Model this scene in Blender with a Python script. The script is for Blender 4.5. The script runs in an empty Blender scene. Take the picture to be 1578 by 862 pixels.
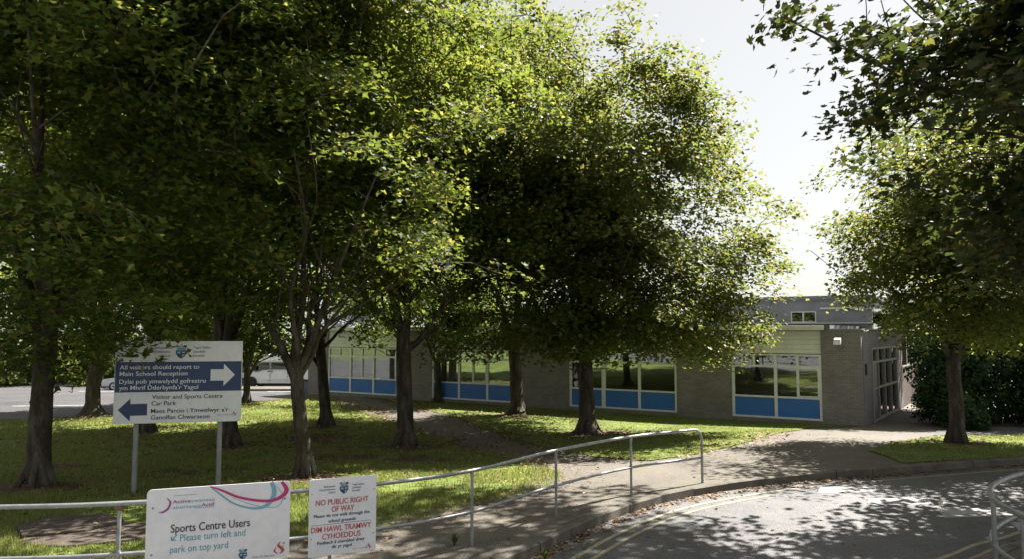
import bpy, bmesh, math, random
import numpy as np
from mathutils import Vector, Matrix, geometry

SC = bpy.context.scene
COL = SC.collection
random.seed(7)

# ---------------------------------------------------------------- camera
cd = bpy.data.cameras.new('camera')
cd.sensor_width = 36.0
cd.lens = 36.0 * 1150 / 1578
cd.clip_start = 0.1
cd.clip_end = 3000
cam = bpy.data.objects.new('camera', cd)
cam.location = (0, 0, 2.9)
cam.rotation_euler = (math.radians(90 + 4.08), 0, 0)
COL.objects.link(cam)
SC.camera = cam

# ---------------------------------------------------------------- sky, sun, exposure
SUN_EL, SUN_AZ = 53.0, 52.0           # azimuth: degrees to the right of the view direction
W = bpy.data.worlds.new('World')
SC.world = W
W.use_nodes = True
nt = W.node_tree
nt.nodes.clear()
sky = nt.nodes.new('ShaderNodeTexSky')
sky.sky_type = 'NISHITA'
sky.sun_disc = False
sky.sun_elevation = math.radians(SUN_EL)
sky.sun_rotation = math.radians(SUN_AZ)
sky.air_density = 1.0
sky.dust_density = 1.5
sky.ozone_density = 1.0
hs = nt.nodes.new('ShaderNodeHueSaturation')
hs.inputs['Saturation'].default_value = 0.3      # thin white cloud over the whole sky
bg = nt.nodes.new('ShaderNodeBackground')
bg.inputs['Strength'].default_value = 0.06
wo = nt.nodes.new('ShaderNodeOutputWorld')
nt.links.new(sky.outputs[0], hs.inputs['Color'])
nt.links.new(hs.outputs[0], bg.inputs['Color'])
# an even veil of thin high cloud over the clear sky
cloud = nt.nodes.new('ShaderNodeBackground')
cloud.inputs['Color'].default_value = (1.0, .99, .92, 1)
cloud.inputs['Strength'].default_value = 0.165
veil = nt.nodes.new('ShaderNodeMixShader')
veil.inputs[0].default_value = 0.62
nt.links.new(bg.outputs[0], veil.inputs[1])
nt.links.new(cloud.outputs[0], veil.inputs[2])
nt.links.new(veil.outputs[0], wo.inputs['Surface'])

sl = bpy.data.lights.new('sun', 'SUN')
sl.energy = 5.0
sl.angle = math.radians(0.5)
sl.color = (1.0, 0.95, 0.87)
sun = bpy.data.objects.new('sun', sl)
e, a = math.radians(SUN_EL), math.radians(SUN_AZ)
to_sun = Vector((math.sin(a) * math.cos(e), math.cos(a) * math.cos(e), math.sin(e)))
sun.rotation_euler = to_sun.to_track_quat('Z', 'Y').to_euler()
sun.location = (0, 30, 60)
COL.objects.link(sun)

SC.view_settings.view_transform = 'Standard'
SC.view_settings.look = 'None'
SC.view_settings.exposure = 1.95
SC.view_settings.gamma = 1.0
SC.view_settings.use_curve_mapping = False


# ---------------------------------------------------------------- node helpers
def mat(name):
    m = bpy.data.materials.new(name)
    m.use_nodes = True
    return m, m.node_tree, m.node_tree.nodes['Principled BSDF']


def N(t, kind, **kw):
    n = t.nodes.new(kind)
    for k, v in kw.items():
        if k in n.inputs:
            n.inputs[k].default_value = v
        else:
            setattr(n, k, v)
    return n


def rgba(c):
    return (c[0], c[1], c[2], 1.0)


def ramp(t, stops):
    r = t.nodes.new('ShaderNodeValToRGB')
    el = r.color_ramp.elements
    while len(el) < len(stops):
        el.new(0.5)
    for e_, (p, c) in zip(el, stops):
        e_.position = p
        e_.color = rgba(c)
    return r


def mottled(name, stops, scale=4.0, rough=0.8, bump=0.0, bscale=None, detail=6.0, spec=0.4, metal=0.0, fine=None):
    """object-space noise colour with an optional fine second noise and bump"""
    m, t, b = mat(name)
    tc = N(t, 'ShaderNodeTexCoord')
    n = N(t, 'ShaderNodeTexNoise', Scale=scale, Detail=detail, Roughness=0.6)
    t.links.new(tc.outputs['Object'], n.inputs['Vector'])
    r = ramp(t, stops)
    t.links.new(n.outputs['Fac'], r.inputs['Fac'])
    col = r.outputs[0]
    if fine:
        fs, fa = fine
        n2 = N(t, 'ShaderNodeTexNoise', Scale=fs, Detail=3.0, Roughness=0.7)
        t.links.new(tc.outputs['Object'], n2.inputs['Vector'])
        mr = N(t, 'ShaderNodeMapRange')
        mr.inputs['From Min'].default_value = 0.3
        mr.inputs['From Max'].default_value = 0.7
        mr.inputs['To Min'].default_value = 1 - fa
        mr.inputs['To Max'].default_value = 1 + fa
        t.links.new(n2.outputs['Fac'], mr.inputs['Value'])
        mx = N(t, 'ShaderNodeVectorMath', operation='SCALE')
        t.links.new(col, mx.inputs[0])
        t.links.new(mr.outputs[0], mx.inputs['Scale'])
        col = mx.outputs[0]
    t.links.new(col, b.inputs['Base Color'])
    b.inputs['Roughness'].default_value = rough
    b.inputs['Metallic'].default_value = metal
    b.inputs['Specular IOR Level'].default_value = spec
    if bump:
        bn = N(t, 'ShaderNodeTexNoise', Scale=bscale or scale * 8, Detail=4.0)
        t.links.new(tc.outputs['Object'], bn.inputs['Vector'])
        bp = N(t, 'ShaderNodeBump', Strength=bump, Distance=0.02)
        t.links.new(bn.outputs['Fac'], bp.inputs['Height'])
        t.links.new(bp.outputs[0], b.inputs['Normal'])
    return m


def plain(name, c, rough=0.6, metal=0.0, spec=0.5, var=0.06, scale=3.0):
    lo = tuple(x * (1 - var) for x in c)
    hi = tuple(min(1, x * (1 + var)) for x in c)
    return mottled(name, [(0.3, lo), (0.7, hi)], scale=scale, rough=rough, metal=metal, spec=spec)


def leaf_mat(name, stops, trans, tfac=0.45, rough=0.5, spec=0.35):
    m, t, b = mat(name)
    g = N(t, 'ShaderNodeNewGeometry')
    r = ramp(t, stops)
    t.links.new(g.outputs['Random Per Island'], r.inputs['Fac'])
    t.links.new(r.outputs[0], b.inputs['Base Color'])
    b.inputs['Roughness'].default_value = rough
    b.inputs['Specular IOR Level'].default_value = spec
    tr = N(t, 'ShaderNodeBsdfTranslucent')
    r2 = ramp(t, trans)
    t.links.new(g.outputs['Random Per Island'], r2.inputs['Fac'])
    t.links.new(r2.outputs[0], tr.inputs['Color'])
    mx = N(t, 'ShaderNodeMixShader')
    mx.inputs[0].default_value = tfac
    t.links.new(b.outputs[0], mx.inputs[1])
    t.links.new(tr.outputs[0], mx.inputs[2])
    t.links.new(mx.outputs[0], t.nodes['Material Output'].inputs['Surface'])
    return m


M = {}
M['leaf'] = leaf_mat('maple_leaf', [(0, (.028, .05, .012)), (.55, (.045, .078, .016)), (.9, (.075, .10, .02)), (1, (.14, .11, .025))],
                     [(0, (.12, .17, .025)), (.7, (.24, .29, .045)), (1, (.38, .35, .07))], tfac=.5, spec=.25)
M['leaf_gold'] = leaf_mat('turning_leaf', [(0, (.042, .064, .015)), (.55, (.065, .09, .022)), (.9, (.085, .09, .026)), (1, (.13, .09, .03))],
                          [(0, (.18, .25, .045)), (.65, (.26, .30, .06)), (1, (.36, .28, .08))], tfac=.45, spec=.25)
M['leaf_mid'] = leaf_mat('yellow_green_maple_leaf', [(0, (.04, .065, .015)), (.6, (.065, .095, .022)), (.92, (.09, .105, .028)), (1, (.15, .10, .03))],
                         [(0, (.18, .23, .04)), (.7, (.28, .32, .065)), (1, (.40, .33, .085))], tfac=.47, spec=.25)  # lighter yellow-green leaf colour
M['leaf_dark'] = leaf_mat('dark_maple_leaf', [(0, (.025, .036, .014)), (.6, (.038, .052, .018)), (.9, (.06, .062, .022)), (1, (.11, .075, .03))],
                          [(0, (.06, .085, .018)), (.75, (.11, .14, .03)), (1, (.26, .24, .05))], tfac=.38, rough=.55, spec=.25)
M['leaf_far'] = leaf_mat('far_leaf', [(0, (.05, .085, .02)), (.6, (.08, .12, .03)), (1, (.12, .14, .04))],
                         [(0, (.20, .30, .04)), (.7, (.32, .40, .06)), (1, (.45, .45, .08))])
M['leaf_shrub'] = leaf_mat('shrub_leaf', [(0, (.015, .032, .014)), (.6, (.026, .05, .02)), (1, (.045, .075, .03))],
                           [(0, (.04, .07, .02)), (1, (.08, .12, .03))], tfac=.15, rough=.8, spec=.08)
M['leaf_blue'] = leaf_mat('spruce_needles', [(0, (.03, .05, .045)), (1, (.07, .10, .095))], [(0, (.04, .07, .04)), (1, (.06, .09, .05))], tfac=.15)
M['grass'] = leaf_mat('grass_blade', [(0, (.085, .115, .028)), (.5, (.13, .165, .046)), (.85, (.185, .21, .07)), (1, (.29, .265, .14))],
                      [(0, (.24, .31, .055)), (.7, (.38, .43, .10)), (1, (.50, .46, .19))], tfac=.4, rough=.55)
M['weed'] = leaf_mat('weed_leaf', [(0, (.05, .075, .02)), (1, (.08, .11, .03))], [(0, (.12, .17, .03)), (1, (.18, .23, .05))])
M['litter'] = leaf_mat('dead_leaf', [(0, (.10, .055, .028)), (.4, (.17, .085, .04)), (.75, (.24, .15, .065)), (1, (.32, .26, .12))],
                       [(0, (.12, .06, .02)), (1, (.2, .12, .04))], tfac=.15, rough=.7)
M['bark'] = mottled('bark', [(.3, (.028, .023, .017)), (.46, (.055, .047, .036)), (.58, (.085, .076, .06)), (.66, (.115, .11, .09)), (.74, (.06, .075, .03))],
                    scale=6.0, rough=.92, bump=.8, bscale=26, spec=.15, fine=(40, .35))
# vertical fissures in the bark
t = M['bark'].node_tree
for nn in t.nodes:
    if nn.type == 'TEX_NOISE':
        mp = N(t, 'ShaderNodeMapping')
        mp.inputs['Scale'].default_value = (1, 1, .28)
        t.links.new(t.nodes['Texture Coordinate'].outputs['Object'], mp.inputs['Vector'])
        t.links.new(mp.outputs[0], nn.inputs['Vector'])
M['lawn'] = mottled('lawn_soil_and_turf', [(.28, (.10, .085, .045)), (.42, (.10, .13, .036)), (.6, (.14, .18, .048)), (.8, (.20, .215, .08))],
                    scale=.55, rough=.95, bump=.6, bscale=30, spec=.1, fine=(18, .35))
M['far_ground'] = mottled('far_ground', [(.3, (.06, .08, .03)), (.7, (.10, .11, .05))], scale=.05, rough=.95, spec=.1)
M['earth'] = mottled('bare_earth', [(.3, (.07, .05, .035)), (.55, (.11, .08, .055)), (.75, (.16, .12, .08))], scale=2.2, rough=.95, bump=.7, bscale=30, spec=.1, fine=(30, .3))


def tarmac(name, base, moss, rough, scale, sparkle=.5, patch=None):
    m, t, b = mat(name)
    tc = N(t, 'ShaderNodeTexCoord')
    n1 = N(t, 'ShaderNodeTexNoise', Scale=scale, Detail=6.0, Roughness=.65)
    n2 = N(t, 'ShaderNodeTexVoronoi', Scale=85.0)
    n3 = N(t, 'ShaderNodeTexNoise', Scale=.35, Detail=4.0)
    for n in (n1, n2, n3):
        t.links.new(tc.outputs['Object'], n.inputs['Vector'])
    r1 = ramp(t, [(.3, tuple(x * .75 for x in base)), (.55, base), (.75, moss)])
    t.links.new(n1.outputs['Fac'], r1.inputs['Fac'])
    bw = N(t, 'ShaderNodeSeparateColor')
    t.links.new(n2.outputs['Color'], bw.inputs[0])
    mr = N(t, 'ShaderNodeMapRange')
    mr.inputs['To Min'].default_value = 1 - sparkle
    mr.inputs['To Max'].default_value = 1 + sparkle * 1.3
    t.links.new(bw.outputs[0], mr.inputs['Value'])
    mr3 = N(t, 'ShaderNodeMapRange')
    mr3.inputs['From Min'].default_value = .3
    mr3.inputs['From Max'].default_value = .7
    mr3.inputs['To Min'].default_value = .8
    mr3.inputs['To Max'].default_value = 1.2
    t.links.new(n3.outputs['Fac'], mr3.inputs['Value'])
    ml = N(t, 'ShaderNodeMath', operation='MULTIPLY')
    t.links.new(mr.outputs[0], ml.inputs[0])
    t.links.new(mr3.outputs[0], ml.inputs[1])
    vs = N(t, 'ShaderNodeVectorMath', operation='SCALE')
    t.links.new(r1.outputs[0], vs.inputs[0])
    t.links.new(ml.outputs[0], vs.inputs['Scale'])
    # hairline cracks
    v = N(t, 'ShaderNodeTexVoronoi', Scale=.8, feature='DISTANCE_TO_EDGE')
    wob = N(t, 'ShaderNodeTexNoise', Scale=2.5, Detail=5.0)
    t.links.new(tc.outputs['Object'], wob.inputs['Vector'])
    mixv = N(t, 'ShaderNodeVectorMath', operation='MULTIPLY_ADD')
    mixv.inputs[1].default_value = (.9, .9, .9)
    t.links.new(wob.outputs['Color'], mixv.inputs[0])
    t.links.new(tc.outputs['Object'], mixv.inputs[2])
    t.links.new(mixv.outputs[0], v.inputs['Vector'])
    lt = N(t, 'ShaderNodeMath', operation='LESS_THAN')
    lt.inputs[1].default_value = .006
    t.links.new(v.outputs['Distance'], lt.inputs[0])
    mxc = N(t, 'ShaderNodeMix', data_type='RGBA')
    mxc.inputs['B'].default_value = rgba(tuple(x * .35 for x in base))
    fm = N(t, 'ShaderNodeMath', operation='MULTIPLY')
    fm.inputs[1].default_value = .6
    t.links.new(lt.outputs[0], fm.inputs[0])
    t.links.new(fm.outputs[0], mxc.inputs['Factor'])
    for i in mxc.inputs:
        if i.name == 'A' and i.type == 'RGBA':
            t.links.new(vs.outputs[0], i)
        if i.name == 'B' and i.type == 'RGBA':
            i.default_value = rgba(tuple(x * .35 for x in base))
    for o in mxc.outputs:
        if o.type == 'RGBA':
            t.links.new(o, b.inputs['Base Color'])
    b.inputs['Roughness'].default_value = rough
    b.inputs['Specular IOR Level'].default_value = .5
    bp = N(t, 'ShaderNodeBump', Strength=.55, Distance=.012)
    t.links.new(n2.outputs['Distance'], bp.inputs['Height'])
    t.links.new(bp.outputs[0], b.inputs['Normal'])
    return m


M['asphalt'] = tarmac('asphalt', (.085, .083, .085), (.105, .10, .098), .62, 1.4)
M['path'] = tarmac('mossy_path_tarmac', (.105, .09, .072), (.082, .082, .036), .8, .9, .45)
M['carpark'] = tarmac('car_park_tarmac', (.06, .058, .062), (.07, .068, .07), .8, .6, .4)
M['kerb'] = mottled('kerb_concrete', [(.3, (.07, .06, .048)), (.5, (.105, .095, .078)), (.7, (.15, .135, .115)), (.8, (.075, .08, .035))], scale=3, rough=.9, bump=.5, bscale=60, fine=(50, .25))
M['yellow'] = mottled('worn_yellow_paint', [(.32, (.14, .13, .10)), (.45, (.25, .225, .15)), (.72, (.32, .29, .20))], scale=6, rough=.75, fine=(60, .3))
M['white_line'] = mottled('worn_white_paint', [(.38, (.16, .16, .16)), (.5, (.30, .30, .30)), (.68, (.40, .40, .395))], scale=5, rough=.7, fine=(60, .25))
M['steel'] = mottled('galvanised_steel', [(.35, (.22, .23, .24)), (.6, (.32, .33, .34)), (.78, (.27, .25, .22))], scale=9, rough=.48, metal=.65, bump=.1, bscale=50)
M['post'] = mottled('grey_painted_post', [(.3, (.20, .21, .22)), (.7, (.29, .30, .31))], scale=6, rough=.5, metal=.2)
M['rust'] = mottled('rusty_clamp', [(.3, (.12, .06, .035)), (.7, (.22, .12, .07))], scale=30, rough=.85)
M['sign_white'] = mottled('sign_white', [(.3, (.62, .63, .66)), (.6, (.70, .71, .73)), (.8, (.58, .58, .57))], scale=3, rough=.38, fine=(12, .03))
M['navy'] = plain('sign_navy', (.012, .035, .11), .4)
M['navy_text'] = plain('navy_text', (.02, .035, .10), .45)
M['grey_text'] = plain('grey_text', (.16, .17, .19), .5)
M['black_text'] = plain('black_text', (.02, .02, .03), .5)
M['red_text'] = plain('red_text', (.45, .05, .045), .5)
M['teal'] = plain('teal_print', (.07, .30, .38), .45)
M['pale_teal'] = plain('pale_teal_print', (.16, .36, .46), .45)
M['magenta'] = plain('magenta_print', (.42, .025, .14), .45)
M['purple'] = plain('purple_print', (.26, .07, .24), .45)
M['gold'] = plain('gold_print', (.45, .38, .18), .5)
M['frame'] = mottled('white_window_frame', [(.3, (.70, .71, .74)), (.7, (.80, .81, .83))], scale=4, rough=.45)
M['frame_shaded'] = mottled('shade_toned_frame', [(.3, (.30, .28, .25)), (.7, (.40, .38, .34))], scale=4, rough=.6)  # shade on the side door screen is painted into this frame colour
M['blue'] = mottled('blue_infill_panel', [(.3, (.035, .15, .50)), (.7, (.045, .175, .57))], scale=1.5, rough=.42)
M['clap'] = mottled('grey_white_cladding', [(.3, (.68, .69, .71)), (.7, (.78, .78, .78))], scale=2.5, rough=.6, fine=(14, .08))
M['fascia'] = mottled('fascia_white', [(.3, (.60, .60, .59)), (.7, (.74, .74, .73))], scale=2, rough=.5)
M['roof'] = mottled('roof_felt', [(.3, (.10, .10, .11)), (.7, (.17, .17, .18))], scale=1.5, rough=.9, fine=(30, .2))
M['slate'] = mottled('grey_roof_sheet', [(.3, (.16, .17, .20)), (.7, (.22, .23, .26))], scale=1.0, rough=.6)
M['render_grey'] = mottled('grey_cladding_wall', [(.3, (.24, .25, .28)), (.7, (.32, .33, .36))], scale=1.2, rough=.8)
M['interior'] = mottled('classroom_wall', [(.3, (.30, .29, .27)), (.7, (.40, .39, .36))], scale=.8, rough=.9)
M['blind'] = mottled('pale_roller_blind', [(.3, (.66, .63, .58)), (.7, (.74, .71, .66))], scale=.8, rough=.9)
M['dark'] = plain('dark_void', (.02, .02, .022), .8)
M['door_blue'] = plain('dark_blue_door', (.025, .045, .12), .45)
M['black'] = plain('black_plastic', (.02, .02, .022), .55)
M['tyre'] = plain('tyre_rubber', (.018, .018, .018), .85)
M['van'] = plain('white_van_paint', (.86, .87, .88), .25, spec=.6)
M['hub'] = plain('silver_wheel', (.55, .56, .57), .35, metal=.5)
M['silver'] = plain('silver_car_paint', (.45, .47, .49), .28, metal=.35)
M['graphite'] = plain('graphite_car_paint', (.06, .065, .075), .25, metal=.3)
M['pale_blue'] = plain('pale_blue_car_paint', (.30, .36, .42), .28, metal=.3)
M['red_lamp'] = plain('red_lamp', (.35, .02, .02), .3)
M['clear_lamp'] = plain('clear_lamp', (.6, .62, .65), .15)
M['fence_brown'] = mottled('brown_boundary_wall', [(.3, (.13, .095, .075)), (.7, (.20, .155, .125))], scale=2.5, rough=.9, fine=(20, .2))
M['blue_grey'] = mottled('blue_grey_render', [(.3, (.10, .125, .16)), (.7, (.15, .175, .21))], scale=2, rough=.85)
M['slab'] = mottled('muddy_concrete_slab', [(.3, (.05, .038, .03)), (.55, (.072, .056, .044)), (.75, (.10, .08, .064))], scale=2.5, rough=.92, bump=.5, bscale=35, fine=(40, .25))

# brick
m, t, b = mat('grey_brown_brick')
tc = N(t, 'ShaderNodeTexCoord')
sx = N(t, 'ShaderNodeSeparateXYZ')
ad = N(t, 'ShaderNodeMath', operation='ADD')
cb = N(t, 'ShaderNodeCombineXYZ')
t.links.new(tc.outputs['Object'], sx.inputs[0])
t.links.new(sx.outputs[0], ad.inputs[0])
t.links.new(sx.outputs[1], ad.inputs[1])
t.links.new(ad.outputs[0], cb.inputs[0])
t.links.new(sx.outputs[2], cb.inputs[1])
br = N(t, 'ShaderNodeTexBrick')
br.inputs['Color1'].default_value = (.225, .20, .21, 1)
br.inputs['Color2'].default_value = (.165, .15, .16, 1)
br.inputs['Mortar'].default_value = (.25, .24, .245, 1)
br.inputs['Scale'].default_value = 1
br.inputs['Mortar Size'].default_value = .008
br.inputs['Brick Width'].default_value = .225
br.inputs['Row Height'].default_value = .075
br.inputs['Bias'].default_value = -.1
t.links.new(cb.outputs[0], br.inputs['Vector'])
nz = N(t, 'ShaderNodeTexNoise', Scale=1.3, Detail=5.0)
t.links.new(tc.outputs['Object'], nz.inputs['Vector'])
mr = N(t, 'ShaderNodeMapRange')
mr.inputs['From Min'].default_value = .3
mr.inputs['From Max'].default_value = .7
mr.inputs['To Min'].default_value = .88
mr.inputs['To Max'].default_value = 1.12
t.links.new(nz.outputs['Fac'], mr.inputs['Value'])
vs = N(t, 'ShaderNodeVectorMath', operation='SCALE')
t.links.new(br.outputs['Color'], vs.inputs[0])
t.links.new(mr.outputs[0], vs.inputs['Scale'])
t.links.new(vs.outputs[0], b.inputs['Base Color'])
bp = N(t, 'ShaderNodeBump', Strength=.5, Distance=.01)
bp.invert = True
t.links.new(br.outputs['Fac'], bp.inputs['Height'])
t.links.new(bp.outputs[0], b.inputs['Normal'])
b.inputs['Roughness'].default_value = .85
M['brick'] = m


def glass_mat(name, refl, tint):
    m, t, b = mat(name)
    t.nodes.remove(b)
    tr = N(t, 'ShaderNodeBsdfTransparent', Color=rgba(tint))
    gl = N(t, 'ShaderNodeBsdfGlossy', Color=(.9, .92, .93, 1), Roughness=.012)
    lw = N(t, 'ShaderNodeLayerWeight', Blend=.25)
    mr = N(t, 'ShaderNodeMapRange')
    mr.inputs['To Min'].default_value = refl
    mr.inputs['To Max'].default_value = 1.0
    t.links.new(lw.outputs['Fresnel'], mr.inputs['Value'])
    tc = N(t, 'ShaderNodeTexCoord')
    nz = N(t, 'ShaderNodeTexNoise', Scale=.9, Detail=1.0)
    t.links.new(tc.outputs['Object'], nz.inputs['Vector'])
    bp = N(t, 'ShaderNodeBump', Strength=.12, Distance=.02)
    t.links.new(nz.outputs['Fac'], bp.inputs['Height'])
    t.links.new(bp.outputs[0], gl.inputs['Normal'])
    mx = N(t, 'ShaderNodeMixShader')
    t.links.new(mr.outputs[0], mx.inputs[0])
    t.links.new(tr.outputs[0], mx.inputs[1])
    t.links.new(gl.outputs[0], mx.inputs[2])
    t.links.new(mx.outputs[0], t.nodes['Material Output'].inputs['Surface'])
    return m


M['glass'] = glass_mat('window_glass', .24, (.72, .76, .76))
M['car_glass'] = glass_mat('car_glass', .12, (.25, .28, .29))


# ---------------------------------------------------------------- object helpers
def tag(o, label=None, cat=None, group=None, kind=None):
    if label: o['label'] = label
    if cat: o['category'] = cat
    if group: o['group'] = group
    if kind: o['kind'] = kind
    return o


def empty(name, loc=(0, 0, 0), rz=0.0, label=None, cat=None, group=None, kind=None):
    o = bpy.data.objects.new(name, None)
    o.empty_display_size = .2
    o.location = loc
    o.rotation_euler = (0, 0, rz)
    COL.objects.link(o)
    return tag(o, label, cat, group, kind)


def link(name, me, material=None, parent=None):
    o = bpy.data.objects.new(name, me)
    if material is not None and not me.materials:
        me.materials.append(material)
    COL.objects.link(o)
    if parent is not None:
        o.parent = parent
    return o


def ident(a, b_, c):
    return (a, b_, c)


class MB:
    """collects simple solids, then becomes one mesh object"""
    def __init__(self):
        self.v, self.f = [], []

    def add(self, vs, fs):
        n = len(self.v)
        self.v += [tuple(p) for p in vs]
        self.f += [tuple(i + n for i in q) for q in fs]
        return self

    def box(self, a0, a1, b0, b1, c0, c1, F=ident):
        vs = [F(x, y, z) for z in (c0, c1) for y in (b0, b1) for x in (a0, a1)]
        return self.add(vs, [(0, 2, 3, 1), (4, 5, 7, 6), (0, 1, 5, 4), (2, 6, 7, 3), (0, 4, 6, 2), (1, 3, 7, 5)])

    def tube(self, pts, r, n=8, caps=True):
        pts = [Vector(p) for p in pts]
        rs = r if isinstance(r, (list, tuple)) else [r] * len(pts)
        base = len(self.v)
        up = Vector((0, 0, 1))
        prev = None
        for i, p in enumerate(pts):
            d = (pts[min(i + 1, len(pts) - 1)] - pts[max(i - 1, 0)]).normalized()
            if prev is None:
                ref = up if abs(d.z) < .9 else Vector((1, 0, 0))
                x = d.cross(ref).normalized()
            else:
                x = (prev - d * prev.dot(d)).normalized()
            prev = x
            y = d.cross(x)
            for k in range(n):
                an = 2 * math.pi * k / n
                self.v.append(tuple(p + (x * math.cos(an) + y * math.sin(an)) * rs[i]))
        for i in range(len(pts) - 1):
            for k in range(n):
                k2 = (k + 1) % n
                A = base + i * n
                self.f.append((A + k, A + k2, A + n + k2, A + n + k))
        if caps:
            self.f.append(tuple(base + k for k in range(n))[::-1])
            self.f.append(tuple(base + (len(pts) - 1) * n + k for k in range(n)))
        return self

    def prism(self, poly, y0, y1, F=ident):
        """poly in (x, z), extruded along y"""
        n = len(poly)
        vs = [F(x, y0, z) for x, z in poly] + [F(x, y1, z) for x, z in poly]
        fs = [tuple(range(n)), tuple(range(2 * n - 1, n - 1, -1))]
        fs += [(i, i + n, (i + 1) % n + n, (i + 1) % n) for i in range(n)]
        return self.add(vs, fs)

    def disc(self, c, r, y0, y1, n=20, F=ident):
        return self.prism([(c[0] + r * math.cos(2 * math.pi * k / n), c[1] + r * math.sin(2 * math.pi * k / n)) for k in range(n)], y0, y1, F)

    def build(self, name, material, parent=None, bevel=0.0, smooth=False, seg=2):
        me = bpy.data.meshes.new(name)
        bm = bmesh.new()
        vs = [bm.verts.new(p) for p in self.v]
        for q in self.f:
            try:
                bm.faces.new([vs[i] for i in q])
            except ValueError:
                pass
        bmesh.ops.recalc_face_normals(bm, faces=bm.faces[:])
        if bevel:
            es = [ed for ed in bm.edges if len(ed.link_faces) == 2 and ed.calc_face_angle(0) > .6]
            bmesh.ops.bevel(bm, geom=es, offset=bevel, segments=seg, affect='EDGES', profile=.6, clamp_overlap=True)
        bm.to_mesh(me)
        bm.free()
        if smooth:
            me.shade_smooth()
            try:
                me.set_sharp_from_angle(angle=math.radians(40))
            except Exception:
                pass
        return link(name, me, material, parent)


def np_mesh(name, verts, faces_flat, loop_start, loop_total, smooth=False):
    me = bpy.data.meshes.new(name)
    me.vertices.add(len(verts))
    me.vertices.foreach_set('co', np.ascontiguousarray(verts, np.float32).ravel())
    me.loops.add(len(faces_flat))
    me.loops.foreach_set('vertex_index', np.ascontiguousarray(faces_flat, np.int32))
    me.polygons.add(len(loop_start))
    me.polygons.foreach_set('loop_start', np.ascontiguousarray(loop_start, np.int32))
    me.polygons.foreach_set('loop_total', np.ascontiguousarray(loop_total, np.int32))
    if smooth:
        me.polygons.foreach_set('use_smooth', np.ones(len(loop_start), bool))
    me.update(calc_edges=True)
    return me


def tri_mesh(name, verts, tris, smooth=False):
    tris = np.asarray(tris, np.int32)
    n = len(tris)
    return np_mesh(name, verts, tris.ravel(), np.arange(n) * 3, np.full(n, 3), smooth)


# ---------------------------------------------------------------- terrain
def sstep(t_):
    t_ = max(0.0, min(1.0, t_))
    return t_ * t_ * (3 - 2 * t_)


def T(x, y):
    s = y - (10 + 5 * sstep((x + 2) / 11))
    return .12 - .64 * sstep(s / 15) - .55 * sstep((y - 41) / 12)


def inside(pt, poly):
    x, y = pt
    c = False
    n = len(poly)
    j = n - 1
    for i in range(n):
        xi, yi = poly[i]
        xj, yj = poly[j]
        if (yi > y) != (yj > y) and x < (xj - xi) * (y - yi) / (yj - yi) + xi:
            c = not c
        j = i
    return c


def resample(line, step, closed=False):
    pts = [Vector(p) for p in line]
    if closed:
        pts.append(pts[0])
    out = []
    for p, q in zip(pts, pts[1:]):
        n = max(1, int((q - p).length / step))
        for k in range(n):
            out.append(p.lerp(q, k / n))
    if not closed:
        out.append(pts[-1])
    return out


def smooth_line(pts, n=8):
    """Catmull-Rom through 2-D or 3-D points"""
    P = [Vector(p) for p in pts]
    P = [P[0] * 2 - P[1]] + P + [P[-1] * 2 - P[-2]]
    out = []
    for i in range(1, len(P) - 2):
        for k in range(n):
            u = k / n
            a_, b_, c_, d_ = P[i - 1], P[i], P[i + 1], P[i + 2]
            out.append(.5 * ((2 * b_) + (c_ - a_) * u + (2 * a_ - 5 * b_ + 4 * c_ - d_) * u * u + (3 * b_ - a_ - 3 * c_ + d_) * u ** 3))
    out.append(P[-2])
    return out


def zone(name, poly, material, dz=0.0, step=1.0, h=T, kind='structure', rough_edge=0.0, near=None):
    bd = resample([Vector(p) for p in poly], step, closed=True)
    if rough_edge:
        rr = random.Random(len(name))
        bd = [p + Vector((rr.uniform(-1, 1), rr.uniform(-1, 1))) * rough_edge for p in bd]
    pl = [(p.x, p.y) for p in bd]
    xs = [p[0] for p in pl]
    ys = [p[1] for p in pl]
    verts = [Vector(p) for p in pl]
    nb = len(verts)
    gx = min(xs)
    while gx < max(xs):
        gy = min(ys)
        while gy < max(ys):
            st = step
            if inside((gx, gy), pl):
                verts.append(Vector((gx + .013, gy + .017)))
            gy += st
        gx += step
    res = geometry.delaunay_2d_cdt(verts, [], [list(range(nb))], 1, 1e-4)
    vo, fo = res[0], res[2]
    me = bpy.data.meshes.new(name)
    me.from_pydata([(v.x, v.y, h(v.x, v.y) + dz) for v in vo], [], [tuple(f) for f in fo])
    me.update()
    if len(me.polygons) and sum(p.normal.z for p in me.polygons) < 0:
        me.flip_normals()
    me.shade_smooth()
    o = link(name, me, material)
    o['kind'] = kind
    return o


KERB = [(-60, 6.6), (-20, 6.9), (-8, 7.25), (-4.6, 7.55), (-2.6, 8.05), (-1.2, 8.7), (-.23, 9.41), (.99, 11.3), (2.1, 12.7), (3.36, 13.72), (5.21, 14.75), (8.35, 15.9), (11.39, 16.85), (18, 18.4), (40, 22), (80, 27)]
KL = smooth_line(KERB, 8)
NEARK = [(4.3, -30), (4.4, 3), (4.55, 6.6), (4.8, 7.9), (5.35, 8.9), (6.23, 9.62), (7.1, 10.2), (10, 11.6), (20, 14.0), (80, 22)]
NL = smooth_line(NEARK, 8)

# far ground to the horizon, road, terrain
g = MB()
g.add([(-900, -300, -1.25), (900, -300, -1.25), (900, 1500, -1.25), (-900, 1500, -1.25)], [(0, 1, 2, 3)])
o = g.build('ground', M['far_ground'])
o['kind'] = 'structure'
kl2 = [(p.x, p.y) for p in KL]
zone('road', [(80, -30), (80, 27.3)] + [(p[0], p[1] + .06) for p in kl2[::-1]][1:] + [(-60, -30)], M['asphalt'], 0, 4.0, h=lambda x, y: 0.0)
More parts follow.
